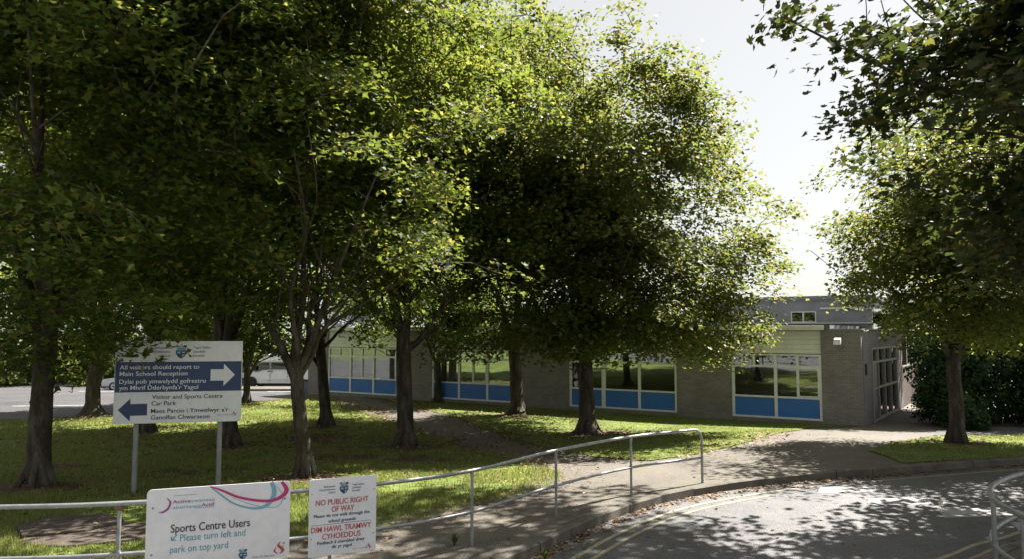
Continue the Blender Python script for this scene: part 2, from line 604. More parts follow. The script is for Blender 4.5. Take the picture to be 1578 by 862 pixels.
# lawn: everything behind the kerb, with a finer mesh in view
zone('lawn', [(x, y + .02) for x, y in kl2] + [(80, 90), (-60, 90)], M['lawn'], 0.0, 1.6)
nl2 = [(p.x, p.y) for p in NL]
zone('pavement', [(x, y) for x, y in nl2] + [(80, -30)], M['path'], 0.0, 3.0, h=lambda x, y: .12)

FRONT_LAWN = [(-60, 8.4), (-12, 8.5), (-6.3, 8.8), (-4.73, 9.3), (-3.2, 9.85), (-1.89, 10.61), (-.92, 12.0), (.01, 13.0), (.74, 14.15), (1.04, 15.39), (.62, 17.67), (-.51, 20.4), (-1.8, 23.51), (-3.14, 26.25), (-4.8, 29.53), (-6.6, 33.46), (-8.6, 37.4),
              (-10.3, 40.1), (-12.87, 36.51), (-16.19, 30.89), (-20.04, 29.0), (-40, 24), (-60, 20)]
BACK_LAWN = [(-8.9, 40.6), (-6.11, 37.54), (-4.53, 34.62), (-2.31, 30.19), (-.64, 25.75), (1.09, 20.86), (2.06, 18.6), (3.09, 17.3), (4.62, 18.3), (5.78, 19.75), (8.32, 23.58), (10.3, 26.0), (12.3, 26.75), (8, 29.5), (-3, 36.6), (-8.6, 40.9)]
RIGHT_LAWN = [(8.56, 18.12), (10.25, 20.2), (12.56, 22.3), (15.39, 22.72), (24, 23.5), (40, 26), (40, 22.0), (18, 18.4), (11.6, 17.0), (9.31, 16.3), (8.3, 16.0)]
FP = [(x, y + .04) for x, y in kl2 if -30 < x < 26] + [(26, 24), (24, 44), (19, 44), (12.8, 27), (11, 27.4), (-4, 37.5), (-9.5, 41.4), (-11.5, 41.5), (-9, 37.3), (-7, 33.3), (-5, 29.3), (-3.3, 26.1), (-2, 23.4), (-.7, 20.2), (.4, 17.5), (.5, 15.4), (.2, 14.3), (-.4, 13.1), (-1.3, 12.1), (-2.3, 10.8), (-3.6, 10.0), (-5, 9.3), (-8, 8.7), (-30, 8.5)]
zone('footpath', FP, M['path'], .014, .7)
zone('grass_verge', BACK_LAWN, M['lawn'], .034, .7, rough_edge=.06)
zone('roadside_lawn', RIGHT_LAWN, M['lawn'], .034, .8, rough_edge=.06)
CARPARK = [(-60, 20.5), (-40, 24.3), (-20.04, 29.3), (-16.19, 31.1), (-12.87, 36.7), (-10.4, 40.3), (-9.3, 41.0), (-11, 46), (-8, 90), (-60, 90)]
zone('car_park', CARPARK, M['carpark'], .02, 2.0)
zone('paved_yard', [(12.6, 22.6), (15.4, 23.0), (24, 23.8), (24, 26.2), (19, 26.2), (14.2, 25.2)], M['carpark'], .03, 1.0)

# kerb of separate stones
def kerb(line, x0, x1, side, name):
    root = empty(name, kind='structure')
    seg = resample(line, .02)
    seg = [p for p in seg if x0 < p.x < x1]
    L = [0.0]
    for p, q in zip(seg, seg[1:]):
        L.append(L[-1] + (q - p).length)
    L = np.array(L)
    rr = random.Random(5)
    s = 0.0
    while s < L[-1] - .92:
        i0, i1 = int(np.searchsorted(L, s + .006)), int(np.searchsorted(L, s + .909))
        p, q = seg[i0], seg[i1]
        d = (q - p).normalized()
        nrm = Vector((-d.y, d.x)) * side
        dz = rr.uniform(-.006, .008)
        dn = rr.uniform(-.008, .008)
        def F(u, v, w, p=p, d=d, nrm=nrm, ln=(q - p).length, dn=dn):
            c = p + d * (u * ln) + nrm * (v + dn)
            return (c.x, c.y, w)
        mb = MB()
        mb.add([F(0, -.16, -.2), F(1, -.16, -.2), F(1, -.15, .125 + dz), F(0, -.15, .125 + dz), F(0, -.12, .142 + dz), F(1, -.12, .142 + dz), F(1, 0, .145 + dz), F(0, 0, .145 + dz), F(0, 0, -.2), F(1, 0, -.2)],
               [(0, 1, 2, 3), (3, 2, 5, 4), (4, 5, 6, 7), (7, 6, 9, 8), (8, 9, 1, 0), (0, 3, 4, 7, 8), (1, 9, 6, 5, 2)])
        mb.build('kerb_stone', M['kerb'], root)
        s += .915
    return root


kerb(KL, -9, 24, 1, 'kerb')
kerb([Vector((p.x, p.y)) for p in NL], 4.4, 14, -1, 'near_kerb')


# road markings
def strip(line, off, w, z, mat_, root, name, x0=-99, x1=99, side=1):
    pts = [p for p in resample(line, .3) if x0 < p.x < x1]
    mb = MB()
    prev = None
    for i, p in enumerate(pts):
        d = (pts[min(i + 1, len(pts) - 1)] - pts[max(0, i - 1)]).normalized()
        nrm = Vector((d.y, -d.x)) * side
        a_ = p + nrm * (off - w / 2)
        b_ = p + nrm * (off + w / 2)
        mb.v += [(a_.x, a_.y, z), (b_.x, b_.y, z)]
    for i in range(len(pts) - 1):
        mb.f.append((2 * i, 2 * i + 1, 2 * i + 3, 2 * i + 2))
    o = mb.build(name, mat_, root)
    return o


rm = empty('road_markings', kind='structure')
strip(KL, .62, .072, .005, M['yellow'], rm, 'yellow_line', -8, 24)
strip(KL, .84, .072, .005, M['yellow'], rm, 'yellow_line', -8, 4.3)
strip(NL, .34, .072, .005, M['yellow'], rm, 'yellow_line', 4.3, 24, -1)
strip(NL, .58, .072, .005, M['yellow'], rm, 'yellow_line', 4.3, 24, -1)
for cx, cy, w_, d_, sk in [(6.2, 14.02, 1.1, .5, .12), (6.65, 13.05, 1.12, .5, .12), (7.42, 12.25, 1.1, .56, .1), (8.05, 11.4, 1.1, .55, .1)]:
    mb = MB()
    n_ = 6
    mb.add([(cx - w_ / 2 - sk, cy - d_ / 2 - .05, .005), (cx + w_ / 2 - sk, cy - d_ / 2 + .05, .005), (cx + w_ / 2 + sk, cy + d_ / 2 + .05, .005), (cx - w_ / 2 + sk, cy + d_ / 2 - .05, .005)], [(0, 1, 2, 3)])
    mb.build('white_block', M['white_line'], rm)
cpm = empty('car_park_markings', kind='structure')
for x, y, dx, dy in [(-23, 34.5, 3.2, .5), (-19.5, 45.5, 3.4, .4), (-26, 45, 3, .6), (-14.5, 44.5, 2.6, .3)]:
    z = T(x, y) + .03
    z2 = T(x + dx, y + dy) + .03
    MB().add([(x, y, z), (x + dx, y + dy, z2), (x + dx, y + dy + .25, z2), (x, y + .25, z)], [(0, 1, 2, 3)]).build('white_line', M['white_line'], cpm)
# low kerbed island in front of the minibus
isl = empty('car_park_island', kind='structure')
for x, w_ in [(-21.5, 9.5)]:
    mb = MB()
    mb.box(x, x + w_, 47.9, 50.2, -1.1, T(-15, 48) + .16)
    mb.build('island_paving', M['path'], isl, bevel=.03)
    for k in range(10):
        MB().box(x + k * .95, x + k * .95 + .94, 47.72, 47.88, -1.1, T(-15, 48) + .17).build('kerb_stone', M['kerb'], isl, bevel=.015)


# ---------------------------------------------------------------- school building
WD = Vector((-.846, .533))
ang = math.atan2(.533, -.846)
C0 = (12.43, 26.68)
school = empty('school_building', (C0[0], C0[1], 0), ang, 'long flat-roofed grey brick school block with blue-panelled white windows', 'building')
# local frame: x runs along the front towards its far left end, y out of the front wall, z up
Z0, SILL, BLUE, TRANS, HEAD, EAVE = -1.2, -.33, .47, 1.62, 2.08, 3.0


def piece(name, mb, m_, parent=school, bevel=0.0, smooth=False):
    return mb.build(name, m_, parent, bevel, smooth)


# brick piers
for x0, x1, top in [(0, 1.35, 2.98), (4.62, 6.84, 2.98), (11.73, 14.45, 2.98), (19.37, 21.6, 2.98), (26.53, 28.05, 2.98)]:
    piece('brick_pier', MB().box(x0, x1, -.3, 0, Z0, top), M['brick'])
# plinth under the windows
for x0, x1 in [(1.35, 4.62), (6.84, 11.73), (14.45, 19.37), (21.6, 26.53)]:
    piece('plinth', MB().box(x0, x1, -.3, -.035, Z0, SILL), M['brick'])
# cladding boards over each window
for x0, x1 in [(1.35, 4.62), (6.84, 11.73), (14.45, 19.37), (21.6, 26.53)]:
    n_ = 5
    hh = (EAVE - HEAD - .06) / n_
    for k in range(n_):
        za = HEAD + .03 + k * hh
        mb = MB().add([(x, y, z) for x in (x0 + .004, x1 - .004) for y, z in ((-.12, za), (-.045, za), (-.075, za + hh - .006), (-.12, za + hh - .006))],
                      [(0, 1, 2, 3), (4, 7, 6, 5), (0, 4, 5, 1), (1, 5, 6, 2), (2, 6, 7, 3), (3, 7, 4, 0)])
        piece('cladding_board', mb, M['clap'])
    piece('backing_wall', MB().box(x0, x1, -.3, -.12, HEAD, EAVE), M['dark'])


def window(x0, x1, bays, split=(), thick=()):
    """three-row window: top lights, big panes, blue infill panels. bays counted from the right end"""
    bw = (x1 - x0) / bays
    fr = MB()
    f = .075
    yb, yf = -.13, -.03
    fr.box(x0, x1, yb, yf + .02, SILL, SILL + .07)
    fr.box(x0, x1, yb, yf, HEAD - .06, HEAD)
    posts = [x0 + .04] + [x0 + k * bw for k in range(1, bays)] + [x1 - .04]
    for k, x in enumerate(posts):
        w_ = .085 if k in thick else .055
        fr.box(x - w_, x + w_, yb, yf + .004, SILL + .07, HEAD - .06)
    win = None
    panes, panels = [], []
    for k in range(bays):
        a_, b_ = posts[k] + (.085 if k in thick else .055), posts[k + 1] - (.085 if k + 1 in thick else .055)
        fr.box(a_, b_, yb, yf - .004, BLUE - .035, BLUE + .035)
        fr.box(a_, b_, yb, yf - .004, TRANS - .045, TRANS + .045)
        mid = (a_ + b_) / 2
        fr.box(mid - .045, mid + .045, yb, yf - .006, TRANS + .045, HEAD - .06)
        panes += [(a_, mid - .045, TRANS + .045, HEAD - .06), (mid + .045, b_, TRANS + .045, HEAD - .06)]
        if k in split:
            m2 = a_ + (b_ - a_) * .5
            fr.box(m2 - .045, m2 + .045, yb, yf - .006, BLUE + .035, TRANS - .045)
            # opening light has a frame of its own
            for bx in ((a_ + .0, a_ + .045, BLUE + .035, TRANS - .045), (a_ + .045, m2 - .045, BLUE + .035, BLUE + .08), (a_ + .045, m2 - .045, TRANS - .09, TRANS - .045)):
                fr.box(bx[0], bx[1], yb + .02, yf + .006, bx[2], bx[3])
            panes += [(a_, m2 - .045, BLUE + .035, TRANS - .045), (m2 + .045, b_, BLUE + .035, TRANS - .045)]
        else:
            panes.append((a_, b_, BLUE + .035, TRANS - .045))
        panels.append((a_, b_, SILL + .07, BLUE - .035))
    win = piece('window', fr, M['frame'], bevel=.006)
    for a_, b_, z0, z1 in panes:
        piece('pane', MB().box(a_ - .01, b_ + .01, -.095, -.085, z0 - .01, z1 + .01), M['glass'], win)
    for a_, b_, z0, z1 in panels:
        piece('infill_panel', MB().box(a_ - .01, b_ + .01, -.10, -.07, z0 - .01, z1 + .01), M['blue'], win)
    return win


window(1.35, 4.62, 2, split=(0,))
window(6.84, 11.73, 3, thick=(2,))
window(14.45, 19.37, 3, split=(1,))
window(21.6, 26.53, 3, split=(1,))

# inside: floor, back wall, cross walls, ceiling, some blinds
ins = MB()
ins.box(.3, 27.5, -6.3, -6.2, -.4, 2.8)
ins.box(.3, 27.5, -6.2, -.31, -.45, -.4)
for x in (5.7, 13.1, 20.5):
    ins.box(x - .06, x + .06, -6.2, -.31, -.4, 2.75)
piece('interior', ins, M['interior'])
for x0, x1, z0 in [(14.55, 16.0, .5), (16.2, 17.5, .7), (17.8, 19.2, .5), (21.7, 23.2, .5), (24.95, 26.4, .5), (23.3, 24.7, .9)]:
    piece('blind', MB().box(x0, x1, -.34, -.33, z0, 2.0), M['blind'])

# roof, fascia, soffit
SD = Vector((-.061, -.998))           # direction of the side wall in the local frame


def S(t_, o_, z):                     # t along the side wall, o outwards, z up
    return (SD.x * t_ - o_ * .998, SD.y * t_ + o_ * .061, z)


piece('roof', MB().prism([(27.75, 0), (1.0, 0), (1.0, .16), (27.75, .16)], .12, -12, lambda x, y, z: (x, y, EAVE + .002 + z)), M['roof'])
piece('fascia', MB().box(1.2, 27.9, .121, .15, EAVE - .02, EAVE + .15), M['fascia'], bevel=.006)
piece('soffit', MB().box(1.36, 27.7, -.04, .12, EAVE - .03, EAVE), M['black'])
piece('coping', MB().add([(-.04, .03, 2.985), (1.19, .03, 2.985), (1.19, -12, 2.985), (-.9, -12, 2.985), (-.04, .03, 3.03), (1.19, .03, 3.03), (1.19, -12, 3.03), (-.9, -12, 3.03)],
                         [(0, 1, 2, 3), (4, 5, 6, 7), (0, 1, 5, 4), (1, 2, 6, 5), (2, 3, 7, 6), (3, 0, 4, 7)]), M['render_grey'])
# side wall to the right of the corner
piece('side_wall', MB().box(.32, 1.95, -.3, 0, Z0, 2.98, S), M['brick'])
piece('side_wall', MB().box(7.5, 9.0, -.3, 0, Z0, 2.98, S), M['brick'])
piece('side_wall', MB().box(1.95, 7.5, -.3, -.02, 2.32, 2.98, S), M['brick'])
# glazed door screen on the side
ds = MB()
for x in (1.95, 3.16, 4.57, 5.94, 7.42):
    ds.box(x, x + .08, -.12, .02, -.48, 2.3, S)
for z in (-.48, .72, 1.72, 2.24):
    ds.box(1.95, 7.5, -.11, .008, z, z + .075, S)
scr = piece('door_screen', ds, M['frame_shaded'])
for a_, b_ in ((3.24, 4.57), (4.65, 5.94), (6.02, 7.42)):
    for z0, z1 in ((-.405, .72), (.795, 1.72), (1.795, 2.24)):
        piece('pane', MB().box(a_ - .01, b_ + .01, -.07, -.06, z0 - .01, z1 + .01, S), M['glass'], scr)
piece('pane', MB().box(2.03, 3.16, -.07, -.06, 1.8, 2.23, S), M['glass'], scr)
dr = piece('door', MB().box(2.04, 3.15, -.09, -.03, -.47, 1.71, S), M['door_blue'])
piece('handle', MB().box(2.95, 2.99, -.03, .03, .4, .75, S), M['steel'], dr)
piece('lobby_wall', MB().box(1.9, 7.6, -4, -3.9, -.5, 2.4, S), M['interior'])
piece('meter_box', MB().box(.55, .75, .003, .06, 1.35, 1.75, S), M['black'])
# rear wall and far end so that the block is closed
piece('rear_wall', MB().box(-.5, 27.7, -12.2, -11.9, Z0, 2.98), M['brick'])
piece('end_wall', MB().box(27.42, 27.7, -11.9, -.3, Z0, 2.975), M['brick'])

# taller hall set back behind the front block (its clerestory shows over the roof)
hall = empty('school_hall', (C0[0], C0[1], 0), ang, 'taller grey school hall with clerestory windows rising behind the brick block', 'building')
hx0, hx1, hy = .6, 17.0, -8.6
piece('clad_wall', MB().box(hx0, hx1, hy - 9, hy, Z0, 3.30), M['render_grey'], hall)
piece('clad_wall', MB().box(hx0, hx1, hy - 9, hy - .03, 3.9, 4.45), M['render_grey'], hall)
piece('ledge', MB().box(hx0 - .05, hx1 + .05, hy - .2, hy + .1, 3.302, 3.36), M['fascia'], hall)
xs_ = [hx0] + [v for k in range(4) for v in (3.0 + 4.0 * k, 4.15 + 4.0 * k)] + [hx1]
for k in range(0, len(xs_), 2):
    piece('clad_wall', MB().box(xs_[k], xs_[k + 1], hy - .3, hy - .012, 3.362, 3.898), M['render_grey'], hall)
for k in range(4):
    x = 3.0 + 4.0 * k
    cw = piece('clerestory_window', MB().box(x, x + 1.15, hy - .1, hy + .01, 3.362, 3.41).box(x, x + 1.15, hy - .1, hy + .01, 3.85, 3.898).box(x, x + .05, hy - .1, hy + .01, 3.41, 3.85).box(x + 1.1, x + 1.15, hy - .1, hy + .01, 3.41, 3.85).box(x + .55, x + .62, hy - .1, hy + .01, 3.41, 3.85), M['frame'], hall)
    for a_ in (x + .05, x + .62):
        piece('pane', MB().box(a_ - .005, a_ + .485, hy - .05, hy - .04, 3.405, 3.855), M['glass'], cw)
piece('clerestory_backing', MB().box(hx0 + .1, hx1 - .1, hy - .5, hy - .45, 3.3, 3.95), M['interior'], hall)
piece('fascia', MB().box(hx0 - .1, hx1 + .1, hy - 9.1, hy + .15, 4.45, 4.62), M['slate'], hall)
piece('gutter', MB().box(hx0, hx1 - 14.2, hy + .002, hy + .1, 3.98, 4.07), M['fascia'], hall)

# small things on the building
sec = empty('security_light', (11.73, 26.93, 2.55), ang, 'small white floodlight fixed high on the brick corner pier', 'lamp')
pt = MB().box(-.03, .03, 0, .1, .02, .08).build('bracket', M['steel'], sec)
MB().add([(-.13, .08, .02), (.13, .08, .02), (.13, .30, -.10), (-.13, .30, -.10), (-.11, .06, .16), (.11, .06, .16), (.11, .24, .10), (-.11, .24, .10)],
         [(0, 1, 2, 3), (4, 5, 6, 7), (0, 1, 5, 4), (1, 2, 6, 5), (2, 3, 7, 6), (3, 0, 4, 7)]).build('housing', M['frame'], sec, bevel=.015)
MB().box(-.10, .10, .12, .26, -.10, -.07).build('lens', M['clear_lamp'], sec)
MB().disc((0, .02), .05, .0, .06).build('sensor', M['frame'], sec, bevel=.01)

# brown boundary wall beyond the door screen, low blue-grey wall at the far left end
bw_ = empty('boundary_wall', (0, 0, 0), 0, 'low brown wall continuing beyond the glazed side doors', 'wall')
p0, p1 = Vector((17.7, 34.1)), Vector((21.3, 39.3))
d = (p1 - p0).normalized()
n2_ = Vector((-d.y, d.x))
L_ = (p1 - p0).length
def FW(u, v, w): 
    c = p0 + d * u + n2_ * v
    return (c.x, c.y, w)
MB().box(0, L_, 0, .22, -1.1, 1.25, FW).build('wall', M['fence_brown'], bw_)
MB().box(-.03, L_ + .03, -.03, .25, 1.25, 1.32, FW).build('coping', M['kerb'], bw_)
lw_ = empty('low_wall', (-11.5, 42.4, -.6), ang, 'low blue-grey rendered wall with dark capping at the left end of the school', 'wall')
MB().box(-.6, 1.1, -.4, .1, -.4, .72).build('wall', M['blue_grey'], lw_, bevel=.01)
MB().box(-.65, 1.15, -.45, .15, .72, .86).build('capping', M['black'], lw_, bevel=.01)

# grey-roofed building far behind the minibus
fb = empty('grey_roofed_building', (-17, 66, -1.1), 0, 'low building with grey pitched roof behind the white minibus', 'building')
MB().box(-16, 11, 0, 9, -.3, 2.7).build('wall', M['render_grey'], fb)
MB().prism([(-.5, 2.6), (4.5, 5.4), (9.5, 2.6), (9.5, 2.75), (4.5, 5.58), (-.5, 2.75)], -16.5, 11.5, lambda x, y, z: (y, x, z)).build('roof', M['slate'], fb)
for k in range(7):
    w_ = MB()
    x = -14.5 + k * 3.6
    w_.box(x, x + 1.9, -.06, .02, .9, .97).box(x, x + 1.9, -.06, .02, 2.13, 2.2).box(x, x + .07, -.06, .02, .97, 2.13).box(x + 1.83, x + 1.9, -.06, .02, .97, 2.13).box(x + .92, x + .98, -.06, .02, .97, 2.13)
    wo_ = w_.build('window', M['frame'], fb)
    MB().box(x + .07, x + 1.83, -.03, -.015, .97, 2.13).build('pane', M['car_glass'], wo_)

# ---------------------------------------------------------------- railings
def railing(name, label, top, low, posts, post_z, r=.0245):
    root = empty(name, (posts[0][0], posts[0][1], .1), 0, label, 'railing')
    o = Vector((posts[0][0], posts[0][1], .1))
    rel = lambda pts: [tuple(Vector(p) - o) for p in pts]
    MB().tube(rel(top), r, 12).build('top_rail', M['steel'], root, smooth=True)
    MB().tube(rel(low), r * .92, 12).build('lower_rail', M['steel'], root, smooth=True)
    for x, y, z1 in posts:
        pb = MB().tube(rel([(x, y, post_z - .12), (x, y, z1)]), r * .85, 10).build('post', M['steel'], root, smooth=True)
        zl = min(low, key=lambda p: (p[0] - x) ** 2 + (p[1] - y) ** 2)[2]
        MB().tube(rel([(x, y, zl - .035), (x, y, zl + .035)]), r * 1.12, 10).build('collar', M['steel'], pb, smooth=True)
        if z1 < 1.09:
            MB().tube(rel([(x, y, z1 - .06), (x, y, z1 - .01)]), r * 1.1, 10).build('clamp', M['rust'] if x < -3 else M['steel'], pb, smooth=True)
    return root


RAILP = [(-12, 7.75), (-8, 7.75), (-5.33, 7.85), (-4.0, 8.05), (-2.48, 8.6), (-1.6, 9.02), (-.52, 9.88), (.67, 11.55), (2.05, 13.05), (3.36, 13.95)]
rl = smooth_line([Vector((x, y)) for x, y in RAILP], 10)
top = [(p.x, p.y, 1.10) for p in rl]
# the free end bends down to the ground
ex, ey = top[-1][0], top[-1][1]
ed = (Vector(top[-1][:2]) - Vector(top[-3][:2])).normalized()
for k in range(1, 7):
    an = k / 6 * math.pi / 2
    top.append((ex + ed.x * .2 * math.sin(an), ey + ed.y * .2 * math.sin(an), 1.10 - .2 * (1 - math.cos(an))))
fx, fy = top[-1][0], top[-1][1]
top.append((fx, fy, .0))
low = [(p.x, p.y, .575) for p in rl] + [(fx, fy, .575)]
def at_rail(x):
    q = min(rl, key=lambda p: abs(p.x - x))
    return (q.x, q.y)
posts = [(*at_rail(x), 1.085) for x in (-8.4, -6.2, -4.08, -2.1, -.52, .7, 2.05)]
railing('railing', 'long galvanised tube railing curving along the kerb behind the white notice boards', top, low, posts, .1)

RR = [(11.5, 11.6), (9.0, 10.75), (7.6, 10.15), (6.65, 9.75), (6.06, 9.32), (5.55, 8.8), (5.2, 8.2), (5.03, 7.55), (4.95, 6.8), (4.9, 5.5), (4.9, 4.0)]
rl2 = smooth_line([Vector(p) for p in RR], 8)
top2 = [(p.x, p.y, 1.1) for p in rl2]
low2 = [(p.x, p.y, .6) for p in rl2]
posts2 = [(10.2, 11.2, 1.085), (7.6, 10.15, 1.085), (5.24, 8.28, 1.085), (5.03, 7.5, 1.085), (4.92, 6.0, 1.085), (4.9, 4.2, 1.085)]
railing('railing', 'tube railing bending round the pavement corner at the lower right', top2, low2, posts2, .1, .03)


# ---------------------------------------------------------------- lettering
def letters(body, m_, x, z, width, cap, parent, bold=0.0, align='L', y=-.004, name='lettering', shear=0.0):
    """one line of text as mesh in the sign's own frame; z is the baseline's middle height"""
    cu = bpy.data.curves.new('lettering', 'FONT')
    cu.body = body
    cu.size = 1.0
    cu.offset = bold * .25
    cu.shear = shear
    cu.extrude = 0.0
    cu.resolution_u = 3
    tmp = bpy.data.objects.new('lettering_source', cu)
    COL.objects.link(tmp)
    bpy.context.view_layer.update()
    me = bpy.data.meshes.new_from_object(tmp.evaluated_get(bpy.context.evaluated_depsgraph_get()))
    bpy.data.objects.remove(tmp)
    bpy.data.curves.remove(cu)
    co = np.empty(len(me.vertices) * 3, np.float32)
    me.vertices.foreach_get('co', co)
    co = co.reshape(-1, 3)
    sz = cap / .70
    sxx = width / (co[:, 0].max() - co[:, 0].min()) if width else sz
    x0 = co[:, 0].min()
    co[:, 0] = (co[:, 0] - x0) * sxx
    if align == 'R':
        co[:, 0] -= co[:, 0].max()
    if align == 'C':
        co[:, 0] -= co[:, 0].max() / 2
    zz = co[:, 1] * sz
    out = np.stack([co[:, 0] + x, np.full(len(co), y), zz + z - cap / 2], 1)
    me.vertices.foreach_set('co', out.ravel().astype(np.float32))
    me.update()
    if bold:
        bm = bmesh.new()
        bm.from_mesh(me)
        sh = bold * 1.0 * sz
        for dx_, dy_ in ((-sh, -.0004), (sh, -.0008)):
            m2 = me.copy()
            m2.transform(Matrix.Translation((dx_, dy_, 0)))
            bm.from_mesh(m2)
            bpy.data.meshes.remove(m2)
        bm.to_mesh(me)
        bm.free()
    me.materials.clear()
    return link(name, me, m_, parent)


def flat(name, poly, m_, parent, y=-.004):
    """thin printed shape (x, z) just proud of the sign face"""
    return MB().prism(poly, y, y + .002).build(name, m_, parent)


def ribbon(name, pts, ws, m_, parent, y=-.004):
    line = smooth_line([Vector(p) for p in pts], 8)
    n = len(line)
    mb = MB()
    for i, p in enumerate(line):
        d = (line[min(i + 1, n - 1)] - line[max(i - 1, 0)]).normalized()
        nr = Vector((-d.y, d.x))
        u = i / (n - 1) * (len(ws) - 1)
        k = min(int(u), len(ws) - 2)
        w_ = ws[k] + (ws[k + 1] - ws[k]) * (u - k)
        a_, b_ = p + nr * w_ / 2, p - nr * w_ / 2
        mb.v += [(a_.x, y, a_.y), (b_.x, y, b_.y)]
        if i:
            mb.f.append((2 * i - 2, 2 * i - 1, 2 * i + 1, 2 * i))
    return mb.build(name, m_, parent)


def crest(cx, cz, s, parent, y=-.004):
    """small school crest: shield with quarters under a winged helm"""
    root = flat('crest', [(cx - .5 * s, cz + .12 * s), (cx + .5 * s, cz + .12 * s), (cx + .5 * s, cz - .2 * s), (cx + .28 * s, cz - .5 * s), (cx, cz - .68 * s), (cx - .28 * s, cz - .5 * s), (cx - .5 * s, cz - .2 * s)], M['navy_text'], parent, y)
    y2 = y - .003
    flat('crest_quarter', [(cx - .38 * s, cz + .03 * s), (cx - .05 * s, cz + .03 * s), (cx - .05 * s, cz - .2 * s), (cx - .38 * s, cz - .2 * s)], M['pale_teal'], root, y2)
    flat('crest_quarter', [(cx + .06 * s, cz - .26 * s), (cx + .36 * s, cz - .26 * s), (cx + .22 * s, cz - .45 * s), (cx + .06 * s, cz - .55 * s)], M['pale_teal'], root, y2)
    flat('crest_quarter', [(cx + .08 * s, cz - .02 * s), (cx + .4 * s, cz - .02 * s), (cx + .4 * s, cz - .1 * s), (cx + .08 * s, cz - .1 * s)], M['sign_white'], root, y2)
    flat('crest_band', [(cx - .42 * s, cz + .16 * s), (cx + .46 * s, cz + .16 * s), (cx + .38 * s, cz + .34 * s), (cx - .34 * s, cz + .34 * s)], M['teal'], root, y2)
    flat('crest_wing', [(cx - .5 * s, cz + .4 * s), (cx - .12 * s, cz + .38 * s), (cx - .2 * s, cz + .58 * s), (cx - .45 * s, cz + .66 * s)], M['grey_text'], root, y2)
    flat('crest_wing', [(cx + .12 * s, cz + .38 * s), (cx + .52 * s, cz + .4 * s), (cx + .45 * s, cz + .62 * s), (cx + .2 * s, cz + .58 * s)], M['navy_text'], root, y2)
    flat('crest_helm', [(cx - .12 * s, cz + .38 * s), (cx + .12 * s, cz + .38 * s), (cx + .08 * s, cz + .6 * s), (cx, cz + .8 * s), (cx - .08 * s, cz + .6 * s)], M['gold'], root, y2)
    return root


def flame(cx, cz, s, parent, y=-.004):
    root = ribbon('flame_logo', [(cx - .3 * s, cz + .1 * s), (cx - .45 * s, cz - .25 * s), (cx - .15 * s, cz - .5 * s)], [.04 * s, .16 * s, .05 * s], M['red_text'], parent, y)
    ribbon('flame_tongue', [(cx + .1 * s, cz + .6 * s), (cx - .1 * s, cz + .25 * s), (cx + .15 * s, cz), (cx + .32 * s, cz - .25 * s), (cx + .05 * s, cz - .55 * s)], [.03 * s, .2 * s, .26 * s, .26 * s, .04 * s], M['red_text'], root, y - .002)
    ribbon('flame_tongue', [(cx + .45 * s, cz + .2 * s), (cx + .25 * s, cz + .12 * s), (cx + .42 * s, cz - .1 * s)], [.02 * s, .1 * s, .05 * s], M['gold'], root, y - .002)
    return root


def sign_frame(name, label, a, b_, z0):
    """empty at the lower left corner of the board; x along the board, -y towards the viewer"""
    d_ = Vector((b_[0] - a[0], b_[1] - a[1]))
    o_ = empty(name, (a[0], a[1], z0), math.atan2(d_.y, d_.x), label, 'sign')
    return o_, d_.length


# big direction sign on two posts
sg, SW = sign_frame('direction_sign', 'large white and navy direction sign with two arrows on grey posts', (-7.17, 13.55), (-5.05, 14.05), 1.25)
SH = 1.485
MB().box(0, SW, 0, .03, 0, SH).build('panel', M['sign_white'], sg, bevel=.004)
for px_, zb in ((.37, -1.35), (1.80, -1.3)):
    p_ = MB().tube([(px_, .085, zb), (px_, .085, SH - .08)], .045, 14).build('post', M['post'], sg, smooth=True)
    for z in (.25, 1.2):
        MB().box(px_ - .08, px_ + .08, .032, .14, z - .03, z + .03).build('clamp', M['steel'], p_)
flat('blue_band', [(.012, SH - .375), (SW - .012, SH - .375), (SW - .012, SH - .92), (.012, SH - .92)], M['navy'], sg)
k = 1 / 525
X = lambda px_: (px_ - 35) * k
yy = -.0075
for body, x0, x1, dn in [('All visitors should report to', 80, 785, .468), ('Main School Reception', 80, 680, .585), ('Dylai pob ymwelydd gofrestru', 80, 845, .725), ("ym Mhrif Dderbynfa'r Ysgol", 80, 780, .838)]:
    letters(body, M['sign_white'], X(x0), SH - dn, (x1 - x0) * k, .078, sg, .009, y=yy)
flat('right_arrow', [(X(890), SH - .52), (X(1010), SH - .52), (X(1010), SH - .42), (X(1112), SH - .625), (X(1010), SH - .83), (X(1010), SH - .73), (X(890), SH - .73)], M['sign_white'], sg, yy)
for body, x0, x1, dn in [('Visitor and Sports Centre', 370, 1005, 1.01), ('Car Park', 368, 585, 1.125), ("Maes Parcio i Ymwelwyr a'r", 365, 1060, 1.262), ('Ganolfan Chwaraeon', 365, 890, 1.378)]:
    letters(body, M['black_text'], X(x0), SH - dn, (x1 - x0) * k, .078, sg, .009, y=-.004)
flat('left_arrow', [(X(75), SH - 1.235), (X(182), SH - 1.03), (X(182), SH - 1.13), (X(330), SH - 1.13), (X(330), SH - 1.34), (X(182), SH - 1.34), (X(182), SH - 1.44)], M['navy'], sg)
crest(X(618), SH - .19, .19, sg)
for body, dn in (('Bishopston', .115), ('Comprehensive', .19), ('School', .265)):
    letters(body, M['navy_text'], X(518), SH - dn, None, .042, sg, .006, 'R')
for body, dn in (('Ysgol Gyfun', .115), ('Llandeilo', .19), ('Ferwallt', .265)):
    letters(body, M['navy_text'], X(728), SH - dn, None, .042, sg, .006)
flame(X(1112), SH - 1.34, .075, sg)
letters('Dinas a Sir Abertawe', M['grey_text'], X(1085), SH - 1.36, .23, .018, sg, 0, 'R')

